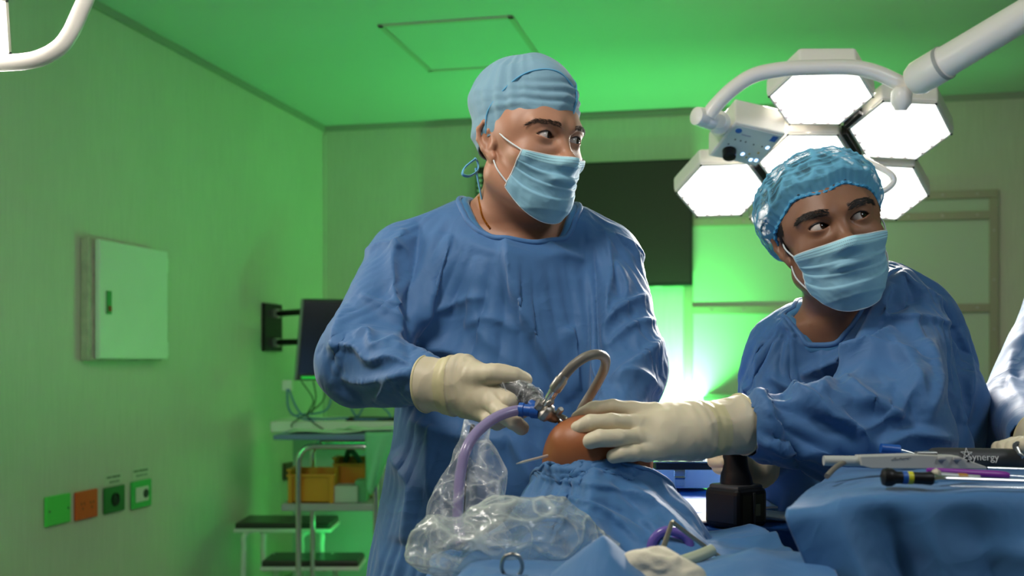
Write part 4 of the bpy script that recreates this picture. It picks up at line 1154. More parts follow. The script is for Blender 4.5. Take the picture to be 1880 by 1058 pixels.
def arm_map(V, chains, r=.07):
    arm = np.zeros(len(V))
    for ch in chains:
        for p, q in zip(ch[:-1], ch[1:]):
            p = np.array(p); q = np.array(q); d = q - p; t_ = np.clip(((V - p) @ d) / (d @ d), 0, 1)
            arm = np.maximum(arm, np.clip(1.6 - np.linalg.norm(V - p - t_[:, None] * d, axis=1) / r, 0, 1))
    return arm
def obj_verts(o):
    V = np.empty(len(o.data.vertices) * 3, np.float32); o.data.vertices.foreach_get('co', V); return V.reshape(-1, 3).astype(float)

# ---- gloves
def glove(parent, name, chains, cuff, m=None, step=.0013, k=.006, extra=(), wr=None, label=None):
    """chains: lists of (point, radius) merged into one hand; cuff: (centre, direction towards the elbow, radius a, radius b, length)"""
    allp = np.array([tuple(p) for ch in chains for p, r in ch] + [tuple(cuff[0] + cuff[1] * cuff[4])])
    lo = allp.min(0) - .05; hi = allp.max(0) + .05
    s = SDF(*[axis(lo[i], hi[i], step) for i in range(3)]); fg = SDF(*s.ax)
    for ci, ch in enumerate(chains):
        tgt, kk = (s, .014) if ci < len(chains) - 5 else (fg, .0012)
        for (a, ra), (b_, rb_) in zip(ch[:-1], ch[1:]): tgt.add(rc(a, b_, ra, rb_), kk)
    for f, kk in extra: s.add(f, kk)
    c, d, ra, rb_, L = cuff
    s.add(rc(c, c + d * (L + .03), ra, rb_), .02)
    s.F = smin(s.F, fg.F, k)
    V, Q = s.mesh(); V = smooth_mesh(V, Q, 2, .4); N = vnormals(V, Q)
    # wrinkles across the wrist and the back of the hand
    ax = (V - np.array(c)) @ np.array(d)
    w = np.exp(-((ax + .005) / .028) ** 2)
    D = (ridged(V, 24, 11) - .55) * .0016 * (.25 + w) + np.sin(ax * 420 + noise(V, 12, 3) * 5) * .0007 * np.clip(w - .15, 0, 1) + noise(V, 45, 9) * .0005 + (np.clip(1 - np.abs(noise(V * [1, 1, .55], 38, 17)) * 3, 0, 1) - .3) * .0011
    V = V + N * D[:, None]
    V, Q, _ = keep(V, Q, ax < L)
    o = mesh_obj(name, V, Q, m or m_glove, parent); solid(o, .0012, 0)
    # rolled rim
    ax = (V - np.array(c)) @ np.array(d); rim = V[ax > L - .004]
    cc = rim.mean(0); u = np.array(Vector(d).orthogonal().normalized()); w_ = np.cross(np.array(d), u)
    an = np.arctan2((rim - cc) @ w_, (rim - cc) @ u); pts = []
    for q in range(40):
        a = -PI + 2 * PI * (q + .5) / 40; s_ = np.abs(np.angle(np.exp(1j * (an - a)))) < .14
        if s_.any(): pts.append(rim[s_].mean(0))
    if len(pts) > 8: ring_tube(np.array(pts), .0022, 'rolled_cuff', m_gband, o, 8)
    band = (ax > .000) & (ax < L * .38)
    if band.any():
        i0 = Q[band[Q].all(1)]; us = np.unique(i0); mp_ = np.full(len(V), -1); mp_[us] = np.arange(len(us)); Nn = vnormals(V, Q)
        mesh_obj('wrist_band', V[us] + Nn[us] * .0009, mp_[i0], m_gband, o)
    return o
# ------------------------------------------------------------------ the taller man
def head_matrix(p, yaw, pitch=0, roll=0, s=1.0):
    return Matrix.Translation(p) @ Matrix.Rotation(R(yaw), 4, 'Z') @ Matrix.Rotation(R(pitch), 4, 'X') @ Matrix.Rotation(R(roll), 4, 'Y') @ Matrix.Scale(s, 4)
H1 = head_matrix(P(968, 262, 1.80), 40, 4, 1)
PR1 = head_prims(hu=.0068, hl=.0042)
Yg = 1.85
def px(x, Y=Yg): return (x - 940) / F * Y
def pz(y, Y=Yg): return CAMZ + (HOR - y) / F * Y
man1 = empty('person', (px(950), 1.85, 0), 0, 'taller man in blue gown, tie-back cap and mask, holding the scope, looking right', 'person')
skin1 = skin_mat('skin light brown', (.52, .27, .17), (.44, .20, .12))
hc = H1.translation
def grid_for(h, r=.125, lo=(-.42, 1.45, 0), hi=(.42, 2.1, 1.8), f=.0017, c=.011):
    return [axis(lo[i], hi[i], c, (h[i] - r, h[i] + r), f) for i in range(3)]
g = grid_for(hc + Vector((0, 0, -.01)), .135)
b1 = SDF(*g)
torso1 = [(pz(1058), px(955), 1.87, .155, .105), (pz(900), px(950), 1.87, .15, .10), (pz(640), px(930), 1.88, .165, .105), (pz(520), px(925), 1.88, .175, .105), (pz(450), px(925), 1.885, .165, .085), (pz(415), px(935), 1.885, .09, .06)]
b1.add(column([(.80, px(955), 1.87, .16, .11)] + torso1), .02)
for s in (-1, 1):
    b1.add(rc((px(955) + s * .085, 1.87, .86), (px(955) + s * .11, 1.87, .46), .085, .055), .04)
    b1.add(rc((px(955) + s * .11, 1.87, .46), (px(955) + s * .12, 1.88, .08), .052, .036), .03)
    b1.add(rc((px(955) + s * .12, 1.88, .04), (px(955) + s * .13, 1.76, .03), .035, .028), .03)
SHL, ELL_, WRL = P(735, 468, 1.86), P(645, 648, 1.72), P(800, 706, 1.58)
SHR, ELR, WRR = P(1118, 468, 1.86), P(1160, 655, 1.76), P(1118, 828, 1.60)
for a, b_, c in ((SHL, ELL_, WRL), (SHR, ELR, WRR)):
    b1.add(rc(a, b_, .042, .038), .03); b1.add(rc(b_, c, .04, .028), .02)
nk0 = H1 @ Vector((0, .020, -.060)); nk1 = Vector((px(948), 1.885, pz(425)))
b1.add(rc(nk0, nk1, .056, .062), .03)
b1.add(rc(nk1 + Vector((-.025, .015, .02)), Vector((px(790), 1.885, pz(456))), .056, .040), .05)
b1.add(rc(nk1 + Vector((.025, .015, .02)), Vector((px(1070), 1.885, pz(456))), .056, .040), .05)
for op, f, k in PR1:
    (b1.add if op == '+' else b1.sub)(xf(f, H1), k)
for s in (-1, 1): b1.add(rc(H1 @ Vector((s * .048, .012, -.045)), nk1 + Vector((s * .01, -.035, .0)), .014, .014), .02)
V, Q = b1.mesh()
V = smooth_mesh(V, Q, 1, .3)
body1 = mesh_obj('body', V, Q, skin1, man1)
add_eyes(man1, H1, (.50, -1, -.02), hu=.0068)
brows(man1, H1, PR1, 3, .8, m=m_brow)

# cap
m_scrub = cloth_mat('scrub top', (.05, .20, .42))
m_cap1 = cloth_mat('cap cloth', (.20, .37, .49), .7, .3)
m_cap1b = cloth_mat('cap binding', (.12, .42, .68), .7, .2)
def cap_surface(M, c, r, edge, nth=180, nph=70, disp=None, fr=None):
    """cap over an ellipsoid; edge(theta) is the lower rim height"""
    c = np.array(c); V = []; P_ = []
    th = np.linspace(0, 2 * PI, nth, endpoint=False); t = np.linspace(0, 1, nph)
    TH, T = np.meshgrid(th, t, indexing='ij')
    dx = np.sin(TH); dy = -np.cos(TH)
    ze = edge(TH)
    # elevation of the rim on the ellipsoid
    se = np.clip((ze - c[2]) / r[2], -.95, .95); e0 = np.arcsin(se)
    el = e0 + (PI / 2 - e0) * T
    pt = np.stack([c[0] + r[0] * np.cos(el) * dx, c[1] + r[1] * np.cos(el) * dy, c[2] + r[2] * np.sin(el)], -1)
    n = np.stack([np.cos(el) * dx / r[0], np.cos(el) * dy / r[1], np.sin(el) / r[2]], -1); n /= np.linalg.norm(n, axis=-1)[..., None]
    if disp is not None: pt = pt + n * disp(TH, T, pt)[..., None]
    Vw = pt.reshape(-1, 3)
    Vw = Vw @ np.array(M.to_3x3()).T + np.array(M.translation)
    fs = np.array([(i * nph + j, i * nph + j + 1, ((i + 1) % nth) * nph + j + 1, ((i + 1) % nth) * nph + j) for i in range(nth) for j in range(nph - 1)])
    return Vw, fs[:, ::-1], Vw.reshape(nth, nph, 3)
def cap1_disp(TH, T, pt):
    p = pt.reshape(-1, 3)
    d = (noise(p, 16, 4) * .004 + (ridged(p * [1, 1, 1.6], 12, 6) - .6) * .0085).reshape(T.shape)
    a = np.angle(np.exp(1j * (TH - R(0))))
    # tension wrinkles above the band at the front
    fr = np.exp(-(a / 1.3) ** 2)
    w = np.sin((T - .16 + .05 * np.cos(a * 1.5)) * 75) * .0022 * np.clip((T - .12) * 20, 0, 1) * np.clip((.42 - T) * 8, 0, 1) * fr
    # gathered side pleats running up from the temple
    sd = np.exp(-((np.abs(a) - 1.25) / .45) ** 2); w2 = np.sin(a * 24 + T * 9) * .0022 * sd * np.clip(T * 5, 0, 1) * np.clip((.8 - T) * 3, 0, 1)
    bag = .010 * np.exp(-((T - .5) / .3) ** 2) * (1 + .35 * np.cos(a * 3 + .5)) + .003 * np.exp(-((np.abs(a) - 2.6) / .8) ** 2) * np.clip(T * 3, 0, 1)
    return d * np.clip(T * 8, .15, 1) + w + w2 + bag
def cap1_edge(TH):
    a = np.abs(np.angle(np.exp(1j * TH)))
    return np.interp(a, [0, .9, 1.35, 1.6, 2.2, PI], [.026, .019, .005, .001, -.014, -.030])
Vc, Fc, G = cap_surface(H1, (0, .0075, .033), (.0775, .0930, .106), cap1_edge, disp=cap1_disp)
cap1 = mesh_obj('surgical_cap', Vc, Fc, m_cap1, man1); solid(cap1, .0016, 0)
ring_tube(G[::3, 0], .0013, 'cap_edge', m_cap1, cap1, 6)
def seam(G, path, r, m, par, name='cap_seam', off=.001, c=None):
    pts = []
    cc = Vector(G.reshape(-1, 3).mean(0))
    for (a, t) in path:
        i = int(round((a % 360) / 360 * G.shape[0])) % G.shape[0]; j = min(int(t * (G.shape[1] - 1)), G.shape[1] - 1)
        p = Vector(G[i, j]); pts.append(p + (p - cc).normalized() * off)
    return MB().tube(pts, r, 6, smoothn=5).build(name, m, par)
seam(G, [(14, .0), (14, .1), (15, .22), (16, .30)], .0021, m_cap1b, cap1)
seam(G, [(16, .30), (5, .37), (-10, .43), (-28, .46), (-50, .44), (-70, .36), (-88, .2), (-94, .03)], .0016, m_cap1b, cap1)
seam(G, [(16, .30), (26, .38), (36, .45), (50, .55)], .0016, m_cap1b, cap1)
# knot and loop of the ties behind the ear
q = [H1 @ Vector(v) for v in ((-.058, .062, -.030), (-.072, .070, -.045), (-.080, .066, -.058), (-.068, .062, -.060), (-.052, .062, -.048), (-.050, .066, -.034), (-.058, .062, -.030))]
MB().tube(q, .0035, 8, smoothn=6, flat=.5).build('cap_tie', m_cap1b, cap1)
MB().tube([H1 @ Vector(v) for v in ((-.055, .064, -.045), (-.050, .060, -.070), (-.040, .062, -.095))], [.004, .0035, .0025], 8, smoothn=6, flat=.5).build('cap_tie', m_cap1b, cap1)
m_mask = mask_cols('mask blue', (.26, .52, .68)); m_medge = mat('mask edge white', (.70, .78, .82), .6)
face_mask(man1, H1, PR1, m_mask, m_medge)

# gown
gg = SDF(axis(-.46, .38, .0068), axis(1.46, 2.1, .0068), axis(.26, 1.60, .0075))
gg.add(column([(.30, px(945), 1.86, .29, .21), (pz(1058), px(937), 1.86, .255, .19), (pz(900), px(942), 1.87, .230, .165), (pz(780), px(955), 1.87, .222, .155), (pz(660), px(945), 1.87, .205, .145), (pz(560), px(930), 1.875, .200, .145), (pz(480), px(925), 1.88, .190, .13), (pz(430), px(930), 1.885, .155, .098), (pz(395), px(940), 1.885, .11, .080), (pz(362), px(945), 1.885, .075, .062)], .03), .02)
for a, b_, c, r in ((SHL, ELL_, WRL, (.068, .064, .034)), (SHR, ELR, WRR, (.066, .066, .040))):
    gg.add(rc(a, b_, r[0], r[1]), .035); gg.add(rc(b_, c + (c - b_) * -.08, r[1], r[2]), .022)
gg.add(rc(P(640, 648, 1.74), P(604, 640, 1.76), .052, .018), .02)
for s, x in ((-1, 800), (1, 1070)): gg.add(rc((px(940 + s * 45), 1.885, pz(402)), (px(x), 1.88, pz(438)), .032, .05), .05)
L1 = [
 ([(770, 400), (765, 450), (755, 520), (748, 600), (752, 680)], 12, -0.0140), # armhole crease
 ([(745, 420), (720, 480), (725, 560), (735, 640)], 11, 0.0145),
 ([(1088, 440), (1092, 500), (1094, 580), (1095, 680), (1085, 760)], 10, -0.0130),
 ([(1110, 420), (1118, 480), (1112, 560), (1105, 640)], 10, 0.0130),
 ([(925, 430), (935, 500), (960, 580), (1000, 660), (1040, 740)], 14, 0.0203, 1),
 ([(985, 430), (1030, 465), (1080, 480)], 10, 0.0087),
 ([(830, 430), (815, 500), (790, 560), (765, 620)], 14, 0.0130, -1),
 ([(880, 470), (870, 540), (890, 620), (960, 680)], 18, 0.0087),
 ([(855, 600), (900, 585), (955, 610)], 11, 0.0072),
 ([(765, 590), (830, 560), (900, 545)], 10, 0.0087),
 ([(800, 520), (780, 560), (770, 600)], 7, 0.0072),
 ([(770, 640), (850, 655), (930, 700), (985, 740)], 14, 0.0159, 1),
 ([(750, 770), (830, 800), (930, 810)], 16, 0.0130),
 ([(1040, 600), (1060, 640), (1062, 720)], 12, 0.0101),
 ([(690, 560), (740, 600), (760, 640)], 10, 0.0101),
 ([(665, 470), (700, 450), (750, 460)], 7, 0.0072),
 ([(660, 540), (700, 560), (745, 565)], 6, 0.0072),
 ([(650, 620), (675, 612), (690, 640), (740, 610)], 7, 0.0116),
 ([(600, 640), (650, 640), (680, 665), (720, 660), (765, 672)], 8, 0.0130, 1),
 ([(625, 690), (670, 700), (730, 690), (765, 680)], 9, 0.0116),
 ([(690, 740), (720, 700), (760, 690)], 8, 0.0087),
 ([(640, 560), (615, 610), (620, 660)], 11, 0.0087),
 ([(1130, 480), (1150, 540), (1110, 590)], 9, 0.0116),
 ([(1190, 540), (1150, 560), (1105, 600)], 7, 0.0130, 1),
 ([(1205, 590), (1160, 600), (1110, 640)], 8, 0.0116),
 ([(1215, 620), (1170, 660), (1120, 700)], 10, 0.0130, 1),
 ([(1120, 430), (1160, 450), (1185, 480)], 6, 0.0087),
 ([(1130, 700), (1170, 690), (1215, 720)], 10, 0.0130),
 ([(720, 830), (760, 900), (740, 1000)], 18, 0.0174),
 ([(800, 780), (790, 850), (800, 950)], 21, 0.0145), ([(860, 820), (880, 900), (870, 980)], 19, 0.0130), ([(930, 790), (960, 850), (980, 900)], 14, 0.0116),
]
NC1 = (px(953, 1.845), 1.858, .098, .086)
def cut1(V):
    e = ((V[:, 0] - NC1[0]) / NC1[2]) ** 2 + ((V[:, 1] - NC1[1]) / NC1[3]) ** 2
    a = (e < 1) & (V[:, 2] > 1.36)
    for w, el in ((WRL, ELL_), (WRR, ELR)):
        d = np.array((w - el).normalized()); a |= ((V - np.array(w)) @ d > -.004) & (np.linalg.norm(V - np.array(w), axis=1) < .08)
    return a | (V[:, 2] < .33)
gown1 = garment('surgical_gown', gg, m_gown, man1, (), cut=cut1, noise_amp=.003, seed=1, sub=False)
V1 = obj_verts(gown1)
e1_ = np.sqrt(((V1[:, 0] - NC1[0]) / NC1[2]) ** 2 + ((V1[:, 1] - NC1[1]) / NC1[3]) ** 2)
pin = np.where((e1_ < 1.25) & (V1[:, 2] > 1.36), 1, 0).astype(float)
for w, el in ((WRL, ELL_), (WRR, ELR)):
    d = np.array((w - el).normalized()); pin = np.maximum(pin, ((V1 - np.array(w)) @ d > -.02) * (np.linalg.norm(V1 - np.array(w), axis=1) < .09))
pin = np.maximum(pin, V1[:, 2] < .36)
arm = arm_map(V1, ((SHL, ELL_, WRL), (SHR, ELR, WRR)))
drape(gown1, np.where(pin > 0, pin, .10 - .06 * arm), frames=14, grow=.09, growmap=.10 + .9 * arm, bend=3.5, grav=.5, collide=(body1,), verbose=True)
GV1, GQ1 = finish_cloth(gown1, L1, seed=2)
CP1 = collar3(man1, gown1, GV1, GQ1, P(953, 385, 1.85), m_bind, inner=m_scrub)
# armhole seams are hinted by fine stitched lines; neck chain
ch = [P(880, 352, 1.83), P(881, 372, 1.80), P(884, 392, 1.79)]

# right hand (left in the photo) closed around the camera head
MC = dict(i=P(905, 697, 1.545), m=P(915, 716, 1.515), r=P(908, 740, 1.505), p=P(888, 757, 1.525))
wr1 = P(838, 706, 1.565)
glove(man1, 'glove', [
    [(wr1 + Vector((0, 0, .014)), .023), (MC['i'], .0150)], [(wr1, .027), (MC['m'], .0150)], [(wr1 + Vector((0, 0, -.012)), .025), (MC['r'], .0150)], [(wr1 + Vector((0, 0, -.022)), .022), (MC['p'], .0145)],
    [(wr1 + Vector((.01, -.01, .02)), .022), (P(880, 690, 1.53), .0165)],
    [(P(872, 690, 1.53), .016), (P(912, 686, 1.50), .0135), (P(945, 690, 1.495), .0115), (P(963, 698, 1.50), .0095)],
    [(MC['i'], .0135), (P(938, 705, 1.545), .011), (P(958, 722, 1.56), .0095), (P(960, 745, 1.555), .0088)],
    [(MC['m'], .014), (P(935, 738, 1.485), .0118), (P(950, 755, 1.50), .0102), (P(958, 757, 1.53), .0092)],
    [(MC['r'], .0135), (P(924, 760, 1.478), .0115), (P(943, 775, 1.478), .0103), (P(958, 786, 1.485), .0090)],
    [(MC['p'], .0125), (P(900, 772, 1.50), .0105), (P(912, 777, 1.515), .0092), (P(922, 774, 1.53), .0086)],
], (wr1, (WRL - P(838, 706, 1.565)).normalized(), .031, .0465, .053))
# left hand behind the knee, steadying the sheath
wr2 = P(1113, 838, 1.585)
glove(man1, 'glove', [
    [(wr2, .026), (P(1085, 863, 1.56), .018)], [(wr2, .026), (P(1098, 873, 1.55), .018)], [(wr2, .025), (P(1112, 876, 1.55), .018)], [(wr2, .023), (P(1126, 873, 1.55), .017)], [(wr2, .022), (P(1090, 843, 1.55), .016)],
    [(P(1090, 843, 1.55), .014), (P(1070, 840, 1.55), .012), (P(1052, 834, 1.55), .010)],
    [(P(1085, 863, 1.56), .013), (P(1065, 873, 1.56), .011), (P(1048, 873, 1.57), .0095)],
    [(P(1098, 873, 1.55), .013), (P(1080, 890, 1.56), .011), (P(1062, 894, 1.57), .0095)],
    [(P(1112, 876, 1.55), .013), (P(1098, 896, 1.56), .011), (P(1082, 902, 1.57), .0095)],
    [(P(1126, 873, 1.55), .012), (P(1116, 892, 1.56), .010), (P(1102, 900, 1.57), .009)],
], (wr2, (ELR - wr2).normalized(), .027, .037, .040))
m_gold = mat('gold', (.80, .48, .12), .3, .8)
def link_chain(pts, name, par, r=.0022):
    q, _ = spline(pts, 14); mb = MB()
    for a, b_ in zip(q[::2], q[1::2]): mb.tube([a, a.lerp(b_, .5), b_], [r * .5, r, r * .5], 6)
    return mb.build(name, m_gold, par)
bvb = BVHTree.FromPolygons([v.co for v in body1.data.vertices], [tuple(p.vertices) for p in body1.data.polygons])
def on_body(bv, px_, py_):
    d = Vector(((px_ - 940) / F, 1, (HOR - py_) / F)).normalized(); h = bv.ray_cast(Vector((0, 0, CAMZ)) + d, d)
    return h[0] - d * .0015 if h[0] else None
cpts = [on_body(bvb, x, y) for x, y in ((879, 348), (879, 362), (881, 376), (884, 392), (890, 406), (900, 420))]
cpts = [p for p in cpts if p]
if len(cpts) > 2: link_chain(cpts, 'necklace', man1)
# shoes
for s in (-1, 1):
    x = px(955) + s * .125
    sh = SDF(axis(x - .08, x + .08, .005), axis(1.6, 2.0, .005), axis(-.01, .14, .005))
    sh.add(rc((x, 1.89, .05), (x, 1.74, .035), .042, .036), .01); sh.add(rc((x, 1.89, .05), (x, 1.88, .10), .042, .04), .01)
    V, Q = sh.mesh(); V[:, 2] = np.maximum(V[:, 2], .001); mesh_obj('shoe', V, Q, m_dark, man1)
# ------------------------------------------------------------------ the man on the right, looking over his shoulder
H2 = head_matrix(Vector((.4820, 1.66, 1.438)), -5, -3, -15, .95)
PR2 = head_prims(hu=.0068, hl=.0046, jaw=.97)
man2 = empty('person', (.56, 1.86, 0), 0, 'man in blue gown and bouffant cap, left hand pressing the bent knee, glancing right', 'person')
skin2 = skin_mat('skin brown', (.29, .140, .080), (.235, .105, .058))
hc2 = H2.translation
SL2, EL2, WL2 = P(1672, 590, 1.70), P(1668, 752, 1.50), P(1360, 786, 1.47)
SR2, ER2, WR2 = P(1440, 640, 1.80), P(1405, 790, 1.78), P(1372, 856, 1.66)
b2 = SDF(*[axis(lo_, hi_, .011, (hc2[i] - .13, hc2[i] + .13), .0017) for i, (lo_, hi_) in enumerate(((.18, .86), (1.38, 2.1), (0, 1.62)))])
b2.add(column([(.80, .56, 1.90, .15, .11), (1.0, .56, 1.88, .15, .105), (1.15, .555, 1.82, .155, .105), (pz(600, 1.76), px(1560, 1.76), 1.76, .12, .08), (pz(560, 1.75), px(1560, 1.75), 1.76, .06, .05)]), .02)
for s in (-1, 1):
    b2.add(rc((.56 + s * .085, 1.90, .86), (.56 + s * .11, 1.88, .46), .085, .055), .04); b2.add(rc((.56 + s * .11, 1.88, .46), (.56 + s * .12, 1.9, .08), .05, .036), .03)
    b2.add(rc((.56 + s * .12, 1.9, .04), (.56 + s * .13, 1.78, .03), .035, .028), .03)
for a, b_, c in ((SL2, EL2, WL2), (SR2, ER2, WR2)):
    b2.add(rc(a, b_, .042, .036), .03); b2.add(rc(b_, c, .036, .027), .02)
n0 = H2 @ Vector((0, .022, -.06)); n1 = P(1545, 622, 1.77)
b2.add(rc(n0, n1, .052, .058), .03)
b2.add(rc(n1 + Vector((0, .02, 0)), SL2 + Vector((-.02, .05, .005)), .05, .04), .05); b2.add(rc(n1, SR2 + Vector((.02, 0, .0)), .045, .035), .05)
for op, f, k in PR2: (b2.add if op == '+' else b2.sub)(xf(f, H2), k)
for s in (-1, 1): b2.add(rc(H2 @ Vector((s * .046, .012, -.045)), n1 + Vector((s * .01, -.035, .0)), .013, .013), .02)
V, Q = b2.mesh(); V = smooth_mesh(V, Q, 1, .3)
body2 = mesh_obj('body', V, Q, skin2, man2)
add_eyes(man2, H2, (.74, -1, .10), hu=.0068)
brows(man2, H2, PR2, 9, 1.25, ang=.001, m=m_hair)
# hair showing at the temples, behind the ear and under the thin cap
rnd = np.random.RandomState(4); ro = []; di = []
for _ in range(1500):
    s = rnd.choice((-1, 1)); y = rnd.uniform(-.036, -.004); z = rnd.uniform(-.012, .045)
    if z < .012 and y < -.022: continue
    ro.append((s * .07, y, z)); di.append((0, .35, -1))
hair_patch(man2, 'sideburn', H2, PR2[:-22], ro, di, .011, 21, rad=.0007, lift=.12)
Vh, Fh, _g = cap_surface(H2, (0, .0100, .032), (.0800, .0985, .0945), lambda TH: np.interp(np.abs(np.angle(np.exp(1j * TH))), [0, .9, 1.25, 1.5, 2.2, PI], [.064, .056, .030, .010, -.030, -.045]), 160, 60,
    disp=lambda TH, T, pt: ((ridged(pt.reshape(-1, 3) * [1.4, .5, 1.4], 60, 3) - .5) * .0022).reshape(T.shape))
mesh_obj('hair', Vh, Fh, m_hair, man2)
# bouffant cap
m_bouf = bpy.data.materials.new('bouffant fabric'); t, b = nt(m_bouf)
at = t.nodes.new('ShaderNodeAttribute'); at.attribute_name = 'band'
lw = t.nodes.new('ShaderNodeLayerWeight'); lw.inputs[0].default_value = .35
tc = t.nodes.new('ShaderNodeTexCoord'); n = t.nodes.new('ShaderNodeTexNoise'); n.inputs['Scale'].default_value = 55; n.inputs['Detail'].default_value = 5; t.links.new(tc.outputs['Object'], n.inputs['Vector'])
ma = t.nodes.new('ShaderNodeMath'); ma.operation = 'MULTIPLY_ADD'; ma.inputs[1].default_value = .50; ma.inputs[2].default_value = .14; t.links.new(lw.outputs['Facing'], ma.inputs[0])
mb2 = t.nodes.new('ShaderNodeMath'); mb2.operation = 'MULTIPLY_ADD'; mb2.inputs[1].default_value = .14; t.links.new(n.outputs['Fac'], mb2.inputs[0]); t.links.new(ma.outputs[0], mb2.inputs[2])
mc = t.nodes.new('ShaderNodeMath'); mc.operation = 'ADD'; mc.use_clamp = True; t.links.new(mb2.outputs[0], mc.inputs[0]); t.links.new(at.outputs['Fac'], mc.inputs[1])
t.links.new(mc.outputs[0], b.inputs['Alpha']); b.inputs['Base Color'].default_value = (.17, .47, .68, 1); b.inputs['Roughness'].default_value = .8; b.inputs['Specular IOR Level'].default_value = 0
def bouf_disp(TH, T, pt):
    p = pt.reshape(-1, 3); a = np.angle(np.exp(1j * TH))
    base = .012 + .009 * np.sin(np.clip(T, 0, 1) * PI) + .006 * np.exp(-((np.abs(a) - 2.0) / .9) ** 2) * np.sin(np.clip(T * 1.3, 0, 1) * PI)
    base = base * np.clip(T * 7, .25, 1)
    cr = (ridged(p * [1.3, 1.3, .8], 26, 8) - .45) * .0065 + (ridged(p, 60, 12) - .5) * .0022
    global CREASE
    CREASE = np.clip((ridged(p * [1.3, 1.3, .8], 26, 8) - .72) / .28, 0, 1) + .6 * np.clip((np.sin(T.ravel() * 90 + np.sin(a.ravel() * 9) * 1.5) - .75) * 4, 0, 1) + .5 * np.clip((ridged(p, 60, 12) - .8) / .2, 0, 1)
    cr = cr.reshape(T.shape) * np.clip(T * 6, .2, 1)
    gath = np.sin(a * 46 + np.sin(T * 20) * 1.2) * .0016 * np.exp(-T * 9)
    acc = np.sin(T * 90 + np.sin(a * 9) * 1.5) * .0010 * np.clip(T * 4 - .6, 0, 1)   # accordion pleats across the crown
    return base + cr + gath + acc
def bouf_edge(TH):
    a = np.angle(np.exp(1j * TH)); b = np.abs(a)
    return np.interp(b, [0, .35, .8, 1.2, 1.5, 2.2, PI], [.050, .053, .048, .030, .016, -.032, -.048]) + .003 * np.sin(a * 7)
Vc, Fc, G2 = cap_surface(H2, (0, .010, .030), (.079, .0955, .084), bouf_edge, 260, 120, disp=bouf_disp)
cap2 = mesh_obj('bouffant_cap', Vc, Fc, m_bouf, man2)
at_ = cap2.data.attributes.new('band', 'FLOAT', 'POINT')
tt = np.tile(np.linspace(0, 1, 120), 260); aa = np.abs(np.angle(np.exp(1j * np.repeat(np.linspace(0, 2 * PI, 260, endpoint=False), 120))))
at_.data.foreach_set('value', np.clip(np.clip(1.3 - tt / (.10 + .10 * np.clip(1.6 - aa, 0, 1)), 0, 1) + CREASE * .6, 0, 1).astype(np.float32))
ring_tube(G2[::2, 0], .0026, 'elastic_band', mat('elastic blue', (.05, .33, .62), .6, bump=.8, bscale=350), cap2, 6)
face_mask(man2, H2, PR2, m_mask, m_medge, th_top=60, th_bot=66, ztop=(-.030, -.030), zbot=(-.137, -.094), seed=7)

# gown
def p2(x, Y): return (x - 940) / F * Y
def z2(y, Y): return CAMZ + (HOR - y) / F * Y
g2 = SDF(axis(.16, .92, .0075), axis(1.32, 2.2, .0075), axis(.28, 1.50, .0075))
g2.add(column([(.30, .58, 1.92, .27, .20), (.90, .58, 1.90, .215, .17), (z2(850, 1.82), p2(1590, 1.82), 1.85, .195, .155), (z2(700, 1.80), p2(1580, 1.80), 1.82, .190, .145), (z2(630, 1.78), p2(1570, 1.78), 1.79, .155, .12), (z2(590, 1.76), p2(1560, 1.76), 1.78, .10, .09), (z2(555, 1.76), p2(1565, 1.76), 1.79, .07, .07)], .03), .02)
# shoulder mass towards the near arm and the raised collar at the nape
g2.add(rc(P(1690, 560, 1.80), P(1720, 700, 1.74), .062, .085), .05)
g2.add(rc(P(1590, 560, 1.80), P(1700, 560, 1.76), .055, .062), .05)
g2.add(rc(P(1655, 535, 1.80), P(1648, 503, 1.80), .034, .020), .04)
g2.add(rc(P(1480, 620, 1.79), P(1430, 650, 1.80), .042, .055), .05)
for a, b_, c, r in ((SL2, EL2, WL2, (.080, .080, .036)), (SR2, ER2, WR2, (.060, .055, .042))):
    g2.add(rc(a, b_, r[0], r[1]), .04); g2.add(rc(b_, c + (c - b_) * -.06, r[1], r[2]), .03)
g2.add(rc(P(1700, 640, 1.66), P(1735, 770, 1.62), .06, .065), .04)
g2.add(rc(P(1600, 770, 1.49), P(1440, 785, 1.48), .070, .052), .03)
NC2 = (p2(1553, 1.745), 1.745, .074, .070)
def cut2(V):
    e = ((V[:, 0] - NC2[0]) / NC2[2]) ** 2 + ((V[:, 1] - NC2[1]) / NC2[3]) ** 2
    front = (np.abs(V[:, 0] - p2(1508, 1.70)) < .012 + (V[:, 2] - z2(634, 1.70)) * .75) & (V[:, 2] > z2(628, 1.70)) & (V[:, 1] < 1.75)
    a = ((e < 1) & (V[:, 2] > 1.24)) | front
    for w, el in ((WL2, EL2), (WR2, ER2)):
        d = np.array((w - el).normalized()); a |= ((V - np.array(w)) @ d > -.004) & (np.linalg.norm(V - np.array(w), axis=1) < .09)
    return a | (V[:, 2] < .33)
